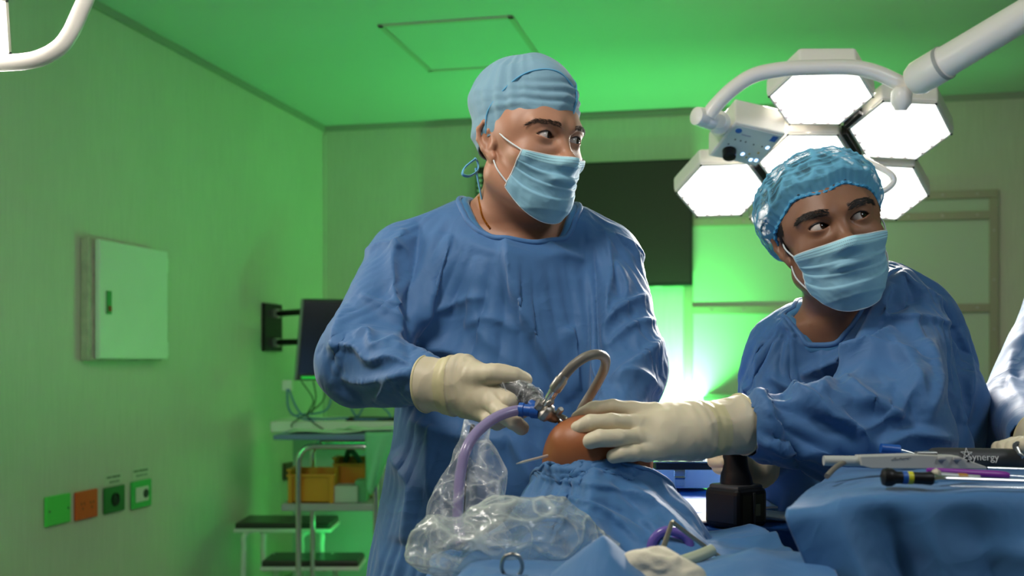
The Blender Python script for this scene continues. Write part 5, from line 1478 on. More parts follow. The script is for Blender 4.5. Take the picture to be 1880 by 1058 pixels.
L2 = [
 ([(1505, 640), (1520, 700), (1500, 740)], 10, 0.0112),
 ([(1440, 600), (1430, 660), (1440, 740)], 11, -0.0080),
 ([(1400, 620), (1392, 680), (1395, 740)], 9, 0.0098),
 ([(1640, 560), (1600, 610), (1560, 640)], 8, 0.0126), ([(1700, 540), (1640, 570), (1590, 620), (1560, 650)], 8, -0.0100),
 ([(1600, 590), (1680, 585), (1760, 600)], 6, 0.0098, 1), ([(1640, 600), (1600, 640), (1540, 650), (1470, 690)], 10, 0.0224, 1),
 ([(1470, 690), (1560, 655), (1640, 650), (1720, 680)], 10, 0.0168, -1),
 ([(1410, 690), (1480, 740), (1560, 790), (1600, 830)], 12, 0.0224, 1), ([(1540, 690), (1600, 740), (1680, 780)], 13, 0.0140),
 ([(1360, 705), (1400, 750), (1420, 830)], 8, 0.0126), ([(1395, 720), (1420, 780), (1440, 840)], 10, 0.0140),
 ([(1700, 620), (1720, 700), (1700, 780)], 12, 0.0140), ([(1640, 620), (1680, 690), (1700, 760)], 11, 0.0112),
 ([(1760, 600), (1780, 700), (1770, 780)], 10, 0.0126), ([(1600, 830), (1680, 800), (1760, 810)], 10, 0.0140),
 ([(1480, 720), (1560, 740), (1640, 740)], 14, 0.0112), ([(1650, 500), (1680, 530), (1740, 560)], 7, 0.0126), ([(1640, 520), (1620, 560), (1630, 590)], 7, 0.0098),
 ([(1380, 800), (1450, 830), (1540, 830)], 9, 0.0126), ([(1700, 680), (1640, 760), (1560, 800)], 12, 0.0098),
]
gown2 = garment('surgical_gown', g2, m_gown, man2, (), cut=cut2, noise_amp=.003, seed=5, sub=False)
V2 = obj_verts(gown2)
e2_ = np.sqrt(((V2[:, 0] - NC2[0]) / NC2[2]) ** 2 + ((V2[:, 1] - NC2[1]) / NC2[3]) ** 2)
pin = np.where((e2_ < 1.3) & (V2[:, 2] > 1.26), 1, 0).astype(float)
for w, el in ((WL2, EL2), (WR2, ER2)):
    d = np.array((w - el).normalized()); pin = np.maximum(pin, ((V2 - np.array(w)) @ d > -.02) * (np.linalg.norm(V2 - np.array(w), axis=1) < .10))
pin = np.maximum(pin, V2[:, 2] < .36)
arm = arm_map(V2, ((SL2, EL2, WL2), (SR2, ER2, WR2)), .085)
drape(gown2, np.where(pin > 0, pin, .12 - .06 * arm), frames=14, grow=.10, growmap=.12 + .88 * arm, bend=3.5, grav=.5, collide=(body2,), verbose=True)
GV2, GQ2 = finish_cloth(gown2, L2, seed=6)
CP2 = collar3(man2, gown2, GV2, GQ2, P(1553, 590, 1.75), m_bind, .0045, it=8, inner=m_scrub)

# left hand spread on the knee
wr = P(1272, 792, 1.45)
KI, KM, KR_, KP = P(1160, 756, 1.452), P(1166, 781, 1.425), P(1176, 807, 1.412), P(1190, 829, 1.410)
glove(man2, 'glove', [
    [(P(1262, 772, 1.462), .0225), (KI, .0128)], [(P(1265, 788, 1.45), .025), (KM, .0130)], [(P(1265, 803, 1.44), .025), (KR_, .0128)], [(P(1262, 815, 1.438), .0205), (KP, .0122)],
    [(P(1280, 792, 1.45), .031), (P(1225, 790, 1.438), .024)],
    [(P(1240, 775, 1.475), .017), (P(1190, 772, 1.49), .0145), (P(1140, 790, 1.51), .0115), (P(1115, 805, 1.52), .0095)],
    [(KI, .0118), (P(1125, 749, 1.445), .0106), (P(1088, 752, 1.447), .0100), (P(1060, 768, 1.458), .0088)],
    [(KM, .0122), (P(1122, 775, 1.408), .0108), (P(1084, 777, 1.404), .0104), (P(1061, 786, 1.412), .0092)],
    [(KR_, .0120), (P(1136, 804, 1.388), .0108), (P(1102, 805, 1.384), .0102), (P(1084, 810, 1.388), .0090)],
    [(KP, .0112), (P(1162, 832, 1.390), .0100), (P(1142, 834, 1.386), .0094), (P(1126, 838, 1.388), .0084)],
], (P(1290, 790, 1.452), (P(1345, 782, 1.47) - P(1290, 790, 1.452)).normalized(), .032, .0450, .064), k=.006)
# right hand around the drill grip
wr = P(1385, 856, 1.655)
hm = [P(1352, 838, 1.63), P(1345, 848, 1.62), P(1343, 858, 1.62), P(1345, 868, 1.625)]
glove(man2, 'glove', [
    [(wr, .026), (P(1352, 842, 1.65), .018)], [(wr, .026), (P(1350, 852, 1.645), .018)], [(wr, .025), (P(1352, 862, 1.65), .017)], [(wr, .024), (P(1358, 872, 1.65), .016)], [(wr, .022), (P(1370, 838, 1.66), .016)],
    [(P(1370, 838, 1.66), .014), (P(1352, 828, 1.63), .012), (P(1335, 830, 1.61), .0105)],
    [(P(1352, 842, 1.65), .013), (P(1325, 836, 1.625), .011), (P(1312, 836, 1.60), .0095), (P(1325, 838, 1.585), .009)],
    [(P(1350, 852, 1.645), .013), (P(1320, 846, 1.625), .011), (P(1312, 846, 1.595), .0100), (P(1328, 848, 1.582), .009)],
    [(P(1352, 862, 1.65), .0125), (P(1325, 858, 1.625), .011), (P(1320, 858, 1.595), .0095), (P(1335, 860, 1.582), .009)],
    [(P(1358, 872, 1.65), .012), (P(1345, 868, 1.62), .010), (P(1342, 866, 1.60), .009)],
], (wr, (ER2 - wr).normalized(), .030, .042, .055))
# ------------------------------------------------------------------ operating table, patient's leg and drapes
m_knee = skin_mat('iodine stained skin', (.40, .14, .050), (.32, .10, .032))
m_knee.node_tree.nodes['Principled BSDF'].inputs['Roughness'].default_value = .46
TZ = CAMZ - 345 / F * 1.38     # table top height
ot = empty('operating_table', (.05, 1.45, 0), 0, 'operating table hidden under blue drapes in the foreground', 'operating table')
MB().box((.12, 1.28, TZ - .08), (.44, .42, .08)).build('mattress', m_dark, ot, False, bev=.02)
MB().box((.12, 1.28, TZ - .14), (.42, .38, .035)).build('table_frame', m_steel, ot, False, bev=.005)
MB().box((.12, 1.28, (TZ - .16) / 2 + .03), (.22, .2, TZ - .22)).build('column', m_steel, ot, False, bev=.01)
MB().box((.12, 1.28, .03), (.44, .36, .06)).build('base', m_dark, ot, False, bev=.01)
patient = empty('person', (.13, 1.45, TZ), 0, 'patient lying under blue drapes with one bent orange-stained bare knee raised', 'person')
KC = P(1098, 838, 1.475)
th_end = Vector((.34, 1.20, TZ + .03)); sh_end = P(985, 1040, 1.50)
s = SDF(axis(-.12, .46, .004), axis(1.08, 1.66, .004), axis(TZ - .06, 1.22, .004))
s.add(rc(P(1098, 862, 1.475), P(1100, 965, 1.475), .0700, .0720), .01)
s.add(ell(P(1095, 838, 1.47), (.066, .066, .050)), .03)
s.add(ell(P(1060, 812, 1.43), (.030, .026, .024)), .04)     # kneecap
s.add(rc(P(1120, 965, 1.46), P(1245, 1100, 1.32), .062, .062), .03)
s.add(rc(P(1085, 960, 1.48), P(1020, 1085, 1.50), .058, .045), .03)
V, Q = s.mesh(); V = smooth_mesh(V, Q, 3)
leg = mesh_obj('body', V, Q, m_knee, patient)

def sheet(name, nx, ny, fn, m, parent=None, thick=.0016):
    u = np.linspace(0, 1, nx); v = np.linspace(0, 1, ny); U, W_ = np.meshgrid(u, v, indexing='ij')
    Pn = np.array(fn(U.ravel(), W_.ravel())).T
    fs = np.array([(i * ny + j, (i + 1) * ny + j, (i + 1) * ny + j + 1, i * ny + j + 1) for i in range(nx - 1) for j in range(ny - 1)])
    o = mesh_obj(name, Pn, fs, m, parent)
    return o
# leg drape: a wide sleeve of cloth slipped over the bent leg, opening under the kneecap
d = SDF(axis(-.20, .46, .0055), axis(1.0, 1.66, .0055), axis(TZ - .06, 1.22, .0055))
d.add(rc(P(1098, 880, 1.475), P(1100, 945, 1.475), .0785, .088), .01)
d.add(rc(P(1100, 945, 1.475), P(1108, 1010, 1.45), .088, .115), .03)
d.add(rc(P(1140, 985, 1.44), P(1235, 1085, 1.32), .080, .080), .05)
d.add(rc(P(1085, 985, 1.48), P(1005, 1050, 1.46), .09, .08), .05)
d.add(rbox((.09, 1.34, TZ - .045), (.20, .20, .035), .03), .07)
LD = [
 ([(1010, 880), (1080, 895), (1150, 905), (1200, 935)], 8, .007, 1), ([(1000, 915), (1070, 925), (1130, 960), (1180, 1000)], 9, .010, 1),
 ([(1030, 905), (1100, 925), (1160, 950), (1230, 1000)], 7, -.007), ([(990, 930), (1060, 965), (1120, 1010), (1150, 1045)], 10, .009, 1),
 ([(1150, 905), (1200, 930), (1240, 965), (1290, 1010)], 8, .009, 1), ([(1120, 885), (1160, 920), (1200, 960)], 6, -.005),
 ([(1060, 870), (1120, 868), (1170, 885)], 6, .003), ([(1000, 950), (1050, 1000), (1070, 1040)], 10, .007), ([(1180, 950), (1215, 1000), (1230, 1045)], 8, .008, 1),
 ([(940, 950), (980, 930), (1030, 930)], 9, .006),
]
RN = np.array((.18, .57, 1.0)); RN /= np.linalg.norm(RN); RC = np.array(P(1085, 827, 1.395))
def cutd(V):
    # open above a tilted plane through the rim
    X = 940 + F * V[:, 0] / V[:, 1]; Z = HOR - F * (V[:, 2] - CAMZ) / V[:, 1]
    return ((V - RC) @ RN > 0) & (V[:, 2] > TZ + .03) | (V[:, 2] < TZ - .045)
drp = garment('leg_drape', d, m_drape, None, (), cut=cutd, noise_amp=.004, seed=8, sub=False)
tag(drp, 'blue surgical drape bunched around the patient\'s bent leg below the bare knee', 'drape')
VD = obj_verts(drp)
rim = np.abs((VD - RC) @ RN) < .012
pin = np.where(rim & (VD[:, 2] > TZ + .03), .9, 0); pin = np.maximum(pin, (VD[:, 2] < TZ - .035) * 1.0)
drape(drp, np.where(pin > 0, pin, .05), frames=14, grow=.10, bend=1.5, grav=.7, collide=(leg,), verbose=True)
GVD, GQD = finish_cloth(drp, LD, seed=9)
try: collar3(drp, drp, GVD, GQD, KC + Vector((0, 0, -.03)), m_drape, .003, name='drape_hem')
except ValueError: pass

# blue drape spread over the table in front, peaked folds
def table_fn(U, V_):
    Y = .96 + V_ * .50; X0 = -.10 - .04 * np.clip((1.2 - Y) / .2, 0, 1); X = X0 + U * (.335 - X0)
    pts = np.stack([X, Y, 0 * X], 1)
    Z = TZ + .004 + (ridged(pts, 5, 4) - .55) * .016 + noise(pts, 9, 7) * .010 + (ridged(pts, 12, 9) - .6) * .005
    def peak(px_, py_, Y0, wx, wy, p=1.0):
        c = P(px_, py_, Y0); h = c.z - TZ
        r = np.sqrt(((X - c.x) / wx) ** 2 + ((Y - c.y) / wy) ** 2)
        return h * np.clip(1 - r, 0, 1) ** p
    Z = np.maximum(Z, TZ + peak(1108, 984, 1.13, .062, .085, .8))
    Z = Z + peak(1385, 1010, 1.18, .10, .09, 1.0) * .9 + (ridged(pts * [1, 1.6, 1], 9, 14) - .55) * .016 * np.clip((X - .2) / .1, 0, 1)
    Z = Z - np.clip((X0 + .06 - X) / .06, 0, 1) ** 2 * .12
    return X, Y, Z
sh = sheet('table_drape', 210, 150, table_fn, m_drape); tag(sh, 'rumpled blue drape with a pointed fold covering the table in the foreground', 'drape')
VS = obj_verts(sh); QS = np.array([tuple(p.vertices) for p in sh.data.polygons])
finish_cloth(sh, [], seed=3, sub=0, micro=.0015)

# ------------------------------------------------------------------ rear table with bright blue drape and the implant case
rz = CAMZ - 242 / F * 2.0
rt = empty('rear_table', (.318, 1.82, 0), 0, 'rear instrument stand behind the knee covered by a bright blue sheet', 'table')
MB().box((.302, 1.83, rz - .02), (.10, .60, .03)).build('tabletop', m_steel, rt, False, bev=.004)
for x in (.27, .335):
    for y in (1.56, 2.10): MB().cyl((x, y, 0), (x, y, rz - .035), .014).build('leg', m_steel, rt)
def rear_fn(U, V_):
    Y = 1.50 + V_ * .66; sA = np.clip((Y - 1.58) / .08, 0, 1); sB = np.clip((Y - 1.56) / .10, 0, 1); XA = .15 + .095 * sA; XB = .475 - .115 * sB; X = XA + U * (XB - XA)
    pts = np.stack([X, Y, 0 * X], 1)
    over = np.clip((XA + .02 - X) / .02, 0, 1) + np.clip((1.53 - Y) / .03, 0, 1)
    Z = rz + .001 + np.clip(noise(pts, 6, 2), -.2, 1) * .006 + np.clip(ridged(pts, 6, 5) - .75, 0, 1) * .02
    return X, Y, Z - np.clip(over, 0, 1) * .10
o = sheet('rear_drape', 60, 90, rear_fn, cloth_mat('bright drape blue', (.008, .085, .38), .6, .0)); solid(o, .002); tag(o, 'bright blue drape lying flat over the rear stand below the metal case', 'drape')
def white_fn(U, V_):
    X = .245 + U * .20; Y = 1.565 + V_ * .09 + X * .1
    pts = np.stack([X, Y, 0 * X], 1); return X, Y, rz + .010 + noise(pts, 12, 5) * .004 + .004 * np.sin(X * 40)
o = sheet('white_towel', 50, 24, white_fn, mat('white towel', (.75, .76, .76), .9, bump=.3, bscale=600)); solid(o, .003); tag(o, 'folded white towel strip at the front edge of the rear stand', 'towel')
def white2(U, V_):
    X = .365 + U * .05; Y = 1.70 + V_ * .12; pts = np.stack([X, Y, 0 * X], 1); return X, Y, rz + .014 + noise(pts, 14, 6) * .005
o = sheet('white_towel', 16, 24, white2, mat('white towel b', (.75, .76, .76), .9)); solid(o, .003); tag(o, 'small white towel corner on the rear stand right of the drill battery', 'towel')
# metal case
cs = empty('implant_case', P(1262, 903, 2.06), 0, 'open blue-grey metal instrument case with steel latch behind the knee', 'case')
X0, X1 = P(1202, 0, 2.0).x, P(1345, 0, 2.0).x; zb_c = rz + .008; zt_c = CAMZ - 200 / F * 2.0
m_case = mat('case anodised', (.50, .58, .74), .4, .1)
def open_box(x0, x1, y0, y1, z0, z1, t):
    mb = MB(); mb.box(((x0 + x1) / 2, (y0 + y1) / 2, z0 + t / 2), (x1 - x0, y1 - y0, t))
    for y in (y0 + t / 2, y1 - t / 2): mb.box(((x0 + x1) / 2, y, (z0 + z1) / 2), (x1 - x0, t, z1 - z0))
    for x in (x0 + t / 2, x1 - t / 2): mb.box((x, (y0 + y1) / 2, (z0 + z1) / 2), (t, y1 - y0, z1 - z0))
    return mb
open_box(X0, X1, 2.0, 2.15, zb_c, zt_c, .003).build('case_body', m_case, cs, False, bev=.0015)
MB().box(((X0 + X1) / 2, 2.075, zt_c + .006), (X1 - X0 - .004, .146, .014)).build('inner_tray', m_black, cs, False, bev=.002)
mb = MB()
for a, b_, c, d_ in (((X0 + X1) / 2, 2.001, X1 - X0, .004), ((X0 + X1) / 2, 2.149, X1 - X0, .004)): mb.box((a, b_, zt_c + .014), (c, d_, .003))
for x in (X0, X1): mb.box((x, 2.075, zt_c + .014), (.004, .15, .003))
mb.build('tray_rim', m_chrome, cs, False, bev=.001)
lx = P(1247, 0, 2.0).x
l_ = MB().box((lx, 1.996, zt_c - .006), (.022, .006, .012)).build('latch', m_chrome, cs, False, bev=.0015)
MB().tube([(lx - .009, 1.992, zt_c - .014), (lx + .009, 1.992, zt_c - .014)], .0028, 8).build('latch_bar', m_chrome, l_)
MB().box((lx, 1.998, zt_c - .022), (.020, .003, .016)).build('latch_plate', m_steel, l_, False, bev=.001)
for px_, h_ in ((1212, .012), (1226, .012), (1241, .014), (1272, .034), (1290, .036), (1305, .03)):
    c = P(px_, 0, 2.03); MB().lathe((c.x, 2.03, zt_c + .010), (0, 0, 1), [(0, .0045), (h_ * .5, .0045), (h_ * .6, .003), (h_, .003)], 12).build('implant_pin', m_chrome, cs)
# ------------------------------------------------------------------ arthroscope, cables and tubes at the knee
ar = empty('arthroscope', P(1010, 760, 1.47), 0, 'steel arthroscope with blue connector entering the knee, held in the gloved hand', 'arthroscope')
m_brass = mat('worn brass steel', (.40, .37, .33), .36, .85)
m_bluep = mat('blue plastic', (.015, .10, .42), .35)
def LP(x, y, Y): return P(x, y, Y)
sheath0, sheath1 = LP(1000, 755, 1.45), LP(1052, 792, 1.46)
MB().tube([sheath0, sheath1], .0030, 14).build('shaft', m_chrome, ar)
ax_ = (sheath1 - sheath0).normalized()
MB().lathe(sheath0 - ax_ * .006, ax_, [(0, .007), (.003, .0125), (.008, .0135), (.013, .0125), (.016, .009), (.022, .0075), (.028, .0048)], 24).build('sheath_hub', m_brass, ar)
MB().lathe(LP(996, 748, 1.452) - ax_ * .010, ax_, [(0, .0075), (.004, .009), (.010, .009), (.013, .007)], 20).build('lock_ring', m_brass, ar)
bx0, bx1 = LP(953, 752, 1.462), LP(990, 756, 1.455); bd = bx1 - bx0
MB().lathe(bx0, bd, [(0, .0095), (.0065, .0098), (.0075, .0082), (bd.length * .6, .0085), (bd.length * .62, .0100), (bd.length, .0098)], 20).build('blue_connector', m_bluep, ar)
MB().lathe(LP(988, 752, 1.455), LP(972, 738, 1.47) - LP(988, 752, 1.455), [(0, .006), (.014, .006), (.018, .005)], 16).build('blue_stopcock', m_bluep, ar)
for (a, b_, r) in (((1003, 744), (1014, 737), .0042), ((1024, 760), (1030, 752), .0042)):
    MB().lathe(LP(*a, 1.445), LP(*b_, 1.435) - LP(*a, 1.445), [(0, r * .6), (.005, r * .6), (.006, r), (.012, r), (.014, r * .7)], 14).build('valve_knob', m_brass, ar)
MB().tube([LP(1016, 757, 1.452), LP(1040, 770, 1.44), LP(1048, 776, 1.445)], .0035, 10).build('side_port', m_brass, ar)
MB().lathe(LP(1004, 752, 1.45), (LP(997, 744, 1.45) - LP(1004, 752, 1.45)), [(0, .0062), (.004, .0062)], 16).build('yellow_ring', mat('yellow mark', (.75, .6, .02), .4), ar)
# light cable: metal post, ferrule and grey loop
lc = empty('light_cable', LP(1000, 745, 1.45), 0, 'grey fibre light cable looping up from the arthroscope and back behind the knee', 'cable')
p0, p1, p2_ = LP(999, 747, 1.45), LP(1018, 716, 1.435), LP(1036, 690, 1.425)
MB().lathe(p0, p1 - p0, [(0, .0055), (.012, .0055), (.014, .0065), ((p1 - p0).length, .0068)], 18).build('light_post', m_chrome, lc)
MB().lathe(p1, p2_ - p1, [(0, .0078), (.002, .0085), (.018, .0085), (.020, .0072), ((p2_ - p1).length, .0070), ((p2_ - p1).length + .004, .006)], 18).build('ferrule', m_brass, lc)
m_cab2 = mat('grey cable jacket', (.19, .17, .14), .45)
MB().tube([p2_, LP(1052, 672, 1.42), LP(1075, 656, 1.42), LP(1096, 651, 1.43), LP(1110, 657, 1.45), LP(1111, 672, 1.48), LP(1102, 694, 1.50), LP(1086, 722, 1.52), LP(1068, 752, 1.53), LP(1055, 790, 1.55), LP(1050, 840, 1.58)], .0066, 16, smoothn=10).build('cable', m_cab2, lc)
# camera head wrapped in clear film
ch_ = empty('scope_camera', LP(958, 722, 1.50), 0, 'dark camera head wrapped in crinkled clear film inside the gloved right hand', 'camera')
s = SDF(*[axis(lo_, hi_, .0012) for lo_, hi_ in ((LP(910, 0, 1.5).x, LP(1000, 0, 1.48).x), (1.44, 1.56), (LP(0, 765, 1.48).z, LP(0, 690, 1.48).z))])
s.add(rc(LP(938, 712, 1.505), LP(975, 730, 1.485), .017, .013), .004); s.add(rc(LP(950, 735, 1.495), LP(972, 742, 1.485), .013, .010), .004); s.add(rc(LP(975, 735, 1.48), LP(990, 742, 1.472), .009, .008), .003)
V, Q = s.mesh(); V = smooth_mesh(V, Q, 2); N = vnormals(V, Q); cam_b = mesh_obj('camera_body', V + N * .0012, Q, m_dark, ch_)
m_film = bpy.data.materials.new('clear film'); t, b = nt(m_film)
at = t.nodes.new('ShaderNodeAttribute'); at.attribute_name = 'crease'
b.inputs['Base Color'].default_value = (.86, .90, .92, 1); b.inputs['Roughness'].default_value = .10; b.inputs['Specular IOR Level'].default_value = .8
lw = t.nodes.new('ShaderNodeLayerWeight'); lw.inputs[0].default_value = .28; tc = t.nodes.new('ShaderNodeTexCoord'); n = t.nodes.new('ShaderNodeTexNoise'); n.inputs['Scale'].default_value = 22; n.inputs['Detail'].default_value = 6
t.links.new(tc.outputs['Object'], n.inputs['Vector'])
m1 = t.nodes.new('ShaderNodeMath'); m1.operation = 'MULTIPLY_ADD'; m1.inputs[1].default_value = .34; m1.inputs[2].default_value = .05; t.links.new(lw.outputs['Facing'], m1.inputs[0])
m2 = t.nodes.new('ShaderNodeMath'); m2.operation = 'MULTIPLY_ADD'; m2.inputs[1].default_value = .38; m2.use_clamp = True; t.links.new(at.outputs['Fac'], m2.inputs[0]); t.links.new(m1.outputs[0], m2.inputs[2]); t.links.new(m2.outputs[0], b.inputs['Alpha'])
bp = t.nodes.new('ShaderNodeBump'); bp.inputs['Strength'].default_value = .6; bp.inputs['Distance'].default_value = .004; t.links.new(n.outputs['Fac'], bp.inputs['Height']); t.links.new(bp.outputs[0], b.inputs['Normal'])
def crumple(V, sc, amp, seed, st=(1, 1, 1)):
    """facets meeting in thin creases"""
    p = V * np.array(st); w = np.stack([noise(p, sc * .6, seed + 20), noise(p, sc * .6, seed + 21), noise(p, sc * .6, seed + 22)], 1) * .02
    a = 1 - np.abs(noise(p + w, sc, seed)) * 2.4; b_ = 1 - np.abs(noise(p + w, sc * 2.1, seed + 1)) * 2.4; c = 1 - np.abs(noise(p + w, sc * 4, seed + 2)) * 2.4
    d = (a - .4) + (b_ - .4) * .45 + (c - .4) * .18
    cr_ = np.clip((a - .86) / .14, 0, 1) + .8 * np.clip((b_ - .88) / .12, 0, 1) + .5 * np.clip((c - .88) / .12, 0, 1)
    return d * amp, cr_
def set_crease(o, cr_):
    a = o.data.attributes.new('crease', 'FLOAT', 'POINT'); a.data.foreach_set('value', np.clip(cr_, 0, 1).astype(np.float32))
def film(V, Q, name, parent, seed=0, off=.004, amp=.006, sc=40):
    N = vnormals(V, Q); d, c = crumple(V, sc, amp, seed); V = V + N * (off + d)[:, None]
    o = mesh_obj(name, V, Q, m_film, parent); set_crease(o, c); return o
film(V, Q, 'film_wrap', ch_, 5, .0025, .0028, 50)
# purple irrigation tube
m_pur = mat('violet tubing', (.42, .36, .62), .18); m_pur.node_tree.nodes['Principled BSDF'].inputs['Alpha'].default_value = .80; m_pur.node_tree.nodes['Principled BSDF'].inputs['Transmission Weight'].default_value = .25
tb = MB().tube([LP(958, 753, 1.462), LP(935, 757, 1.455), LP(905, 770, 1.44), LP(875, 795, 1.42), LP(856, 825, 1.40), LP(846, 865, 1.39), LP(842, 910, 1.38), LP(841, 960, 1.37), LP(848, 1000, 1.35)], .0072, 16, smoothn=8).build('irrigation_tube', m_pur)
tag(tb, 'translucent violet irrigation tube curving down from the blue connector', 'tube')
MB().tube([LP(958, 753, 1.462), LP(935, 757, 1.455), LP(905, 770, 1.44), LP(875, 795, 1.42), LP(856, 825, 1.40), LP(846, 865, 1.39), LP(842, 910, 1.38), LP(841, 960, 1.37), LP(848, 1000, 1.35)], .0042, 12, smoothn=8).build('lumen', mat('lumen', (.30, .24, .45), .3), tb)
o = MB().tube([LP(868, 780, 1.47), LP(858, 830, 1.46), LP(853, 880, 1.45), LP(850, 930, 1.44), LP(846, 985, 1.42)], .0028, 10, smoothn=6).build('camera_cable', m_black); tag(o, 'thin dark camera cable hanging beside the violet tube', 'cable')
# needle in the knee
nd = MB(); a, b_ = LP(1005, 837, 1.42), LP(948, 852, 1.36); dd = (b_ - a)
nd.lathe(a, dd, [(0, .0019), (dd.length * .8, .0019), (dd.length, .0005)], 12)
o = nd.build('spinal_needle', mat('needle steel', (.85, .78, .68), .35, .6)); tag(o, 'thin steel needle sticking out of the left side of the knee', 'needle')

# ------------------------------------------------------------------ clear plastic pouch around the tubes and fluid pouch on the drape
def pouch_col(name, rows, seed, label, depth=.05, sc=14, amp=.010, parent=None, cut=None):
    n, k = 150, 190
    r = np.array(rows, float); t_ = np.linspace(0, 1, k)
    cy = np.interp(t_, np.linspace(0, 1, len(r)), r[:, 0]); x0 = np.interp(t_, np.linspace(0, 1, len(r)), r[:, 1]); x1 = np.interp(t_, np.linspace(0, 1, len(r)), r[:, 2]); Y = np.interp(t_, np.linspace(0, 1, len(r)), r[:, 3]); dp = np.interp(t_, np.linspace(0, 1, len(r)), r[:, 4])
    V = []
    for j in range(k):
        c = P((x0[j] + x1[j]) / 2, cy[j], Y[j]); hw = (x1[j] - x0[j]) / 2 / F * Y[j]
        for i in range(n):
            a = 2 * PI * i / n; q = math.copysign(abs(math.cos(a)) ** .8, math.cos(a)); V.append((c.x + hw * q, c.y + dp[j] * math.sin(a), c.z))
    V = np.array(V); Q = np.array([(j * n + i, j * n + (i + 1) % n, (j + 1) * n + (i + 1) % n, (j + 1) * n + i) for j in range(k - 1) for i in range(n)])
    Q = Q[:, ::-1]
    N = vnormals(V, Q); st = np.array([1.0, 1.0, .55])
    d_, c_ = crumple(V, sc, amp, seed, st); V = V + N * d_[:, None]
    o = mesh_obj(name, V, Q, m_film); set_crease(o, c_); tag(o, label, 'plastic pouch'); return o
pouch_col('plastic_sleeve', [(778, 862, 886, 1.455, .012), (810, 850, 892, 1.44, .018), (840, 836, 903, 1.43, .024), (870, 822, 918, 1.42, .03), (900, 800, 922, 1.41, .035), (930, 790, 922, 1.40, .04), (960, 786, 915, 1.38, .04), (1005, 790, 930, 1.35, .04)], 3,
          'clear crinkled plastic sleeve hanging around the violet tube', sc=16, amp=.012)
m_pouch = m_film.copy(); m_pouch.name = 'milky film'; pb = m_pouch.node_tree.nodes['Principled BSDF']; pb.inputs['Base Color'].default_value = (.66, .72, .66, 1)
for nd_ in m_pouch.node_tree.nodes:
    if nd_.type == 'MATH' and not nd_.inputs[2].is_linked: nd_.inputs[2].default_value = .20
s = SDF(axis(LP(745, 0, 1.25).x - .02, LP(1180, 0, 1.25).x, .0028), axis(1.10, 1.48, .0028), axis(TZ - .02, LP(0, 900, 1.25).z + .02, .0028))
s.add(rc(LP(815, 1005, 1.26), LP(905, 1005, 1.27), .030, .040), .03)
s.add(rc(LP(935, 985, 1.28), LP(1010, 985, 1.29), .040, .038), .03)
s.add(rc(LP(1010, 990, 1.29), LP(1110, 1020, 1.30), .034, .018), .03)
s.add(rc(LP(800, 985, 1.27), LP(790, 1025, 1.25), .018, .02), .02)
V, Q = s.mesh(); V = smooth_mesh(V, Q, 3); N = vnormals(V, Q)
V, Q = subdivide(V, Q); N = vnormals(V, Q)
d_, pc_ = crumple(V, 17, .009, 3, (.8, 1, 1.2)); V = V + N * d_[:, None]
V[:, 2] = np.maximum(V[:, 2], TZ - .015)
o = mesh_obj('fluid_pouch', V, Q, m_pouch); set_crease(o, pc_); tag(o, 'crumpled milky plastic fluid pouch lying on the drape below the hands', 'plastic pouch')
# ring handled forceps
m_fs = mat('satin steel', (.42, .38, .33), .35, 1)
fo = empty('forceps', LP(940, 1035, 1.12), 0, 'steel ring-handled forceps lying at the bottom edge below the pouch', 'forceps')
rr = [LP(940 + 19 * math.cos(a), 1040 + 22 * math.sin(a), 1.13 + .01 * math.sin(a)) for a in np.linspace(0, 2 * PI, 25)]
MB().tube(rr, .0021, 10).build('finger_ring', m_fs, fo)
MB().tube([LP(952, 1056, 1.135), LP(975, 1085, 1.15), LP(1040, 1140, 1.18)], .0026, 10, smoothn=4).build('shank', m_fs, fo)
rr2 = [LP(985 + 20 * math.cos(a), 1085 + 22 * math.sin(a), 1.12) for a in np.linspace(0, 2 * PI, 25)]
MB().tube(rr2, .0021, 10).build('finger_ring', m_fs, fo)
# bent steel retractor and pale tube end on the right
m_tan = mat('satin bronze steel', (.40, .36, .26), .4, .7)
o = MB().tube([LP(1212, 1022, 1.24), LP(1220, 1000, 1.24), LP(1234, 958, 1.24)], [.0034, .0034, .0026], 10).tube([LP(1234, 958, 1.24), LP(1262, 980, 1.25), LP(1296, 1005, 1.26), LP(1326, 1026, 1.27)], .0026, 10).build('wire_retractor', m_tan); tag(o, 'bent V-shaped wire retractor standing on the drape at the bottom centre', 'retractor')
m_pale = mat('pale silicone', (.42, .46, .33), .4)
o = MB().tube([LP(1215, 1044, 1.20), LP(1248, 1034, 1.20), LP(1282, 1022, 1.21), LP(1308, 1010, 1.22)], [.0070, .0078, .0074, .0066], 14, smoothn=5).build('silicone_tube', m_pale); tag(o, 'short pale green silicone tube end beside the wire retractor', 'tube')
m_pur2 = mat('violet tubing dark', (.16, .11, .42), .2)
for k, pts in enumerate(([(1195, 1030), (1198, 995), (1222, 975), (1258, 985), (1266, 1015), (1250, 1035)], [(1208, 1035), (1215, 1005), (1242, 992), (1275, 1010), (1300, 1032)], [(1180, 1035), (1184, 1008), (1200, 988), (1222, 985)])):
    o = MB().tube([LP(x, y, 1.30 + .012 * k) for x, y in pts], .0058, 12, smoothn=8).build('suction_tube', m_pur2)
    tag(o, ('upper coil of violet suction tube behind the wire retractor', 'lower coil of violet suction tube ending at the right of the retractor', 'leftmost short coil of violet suction tube behind the retractor')[k], 'tube')

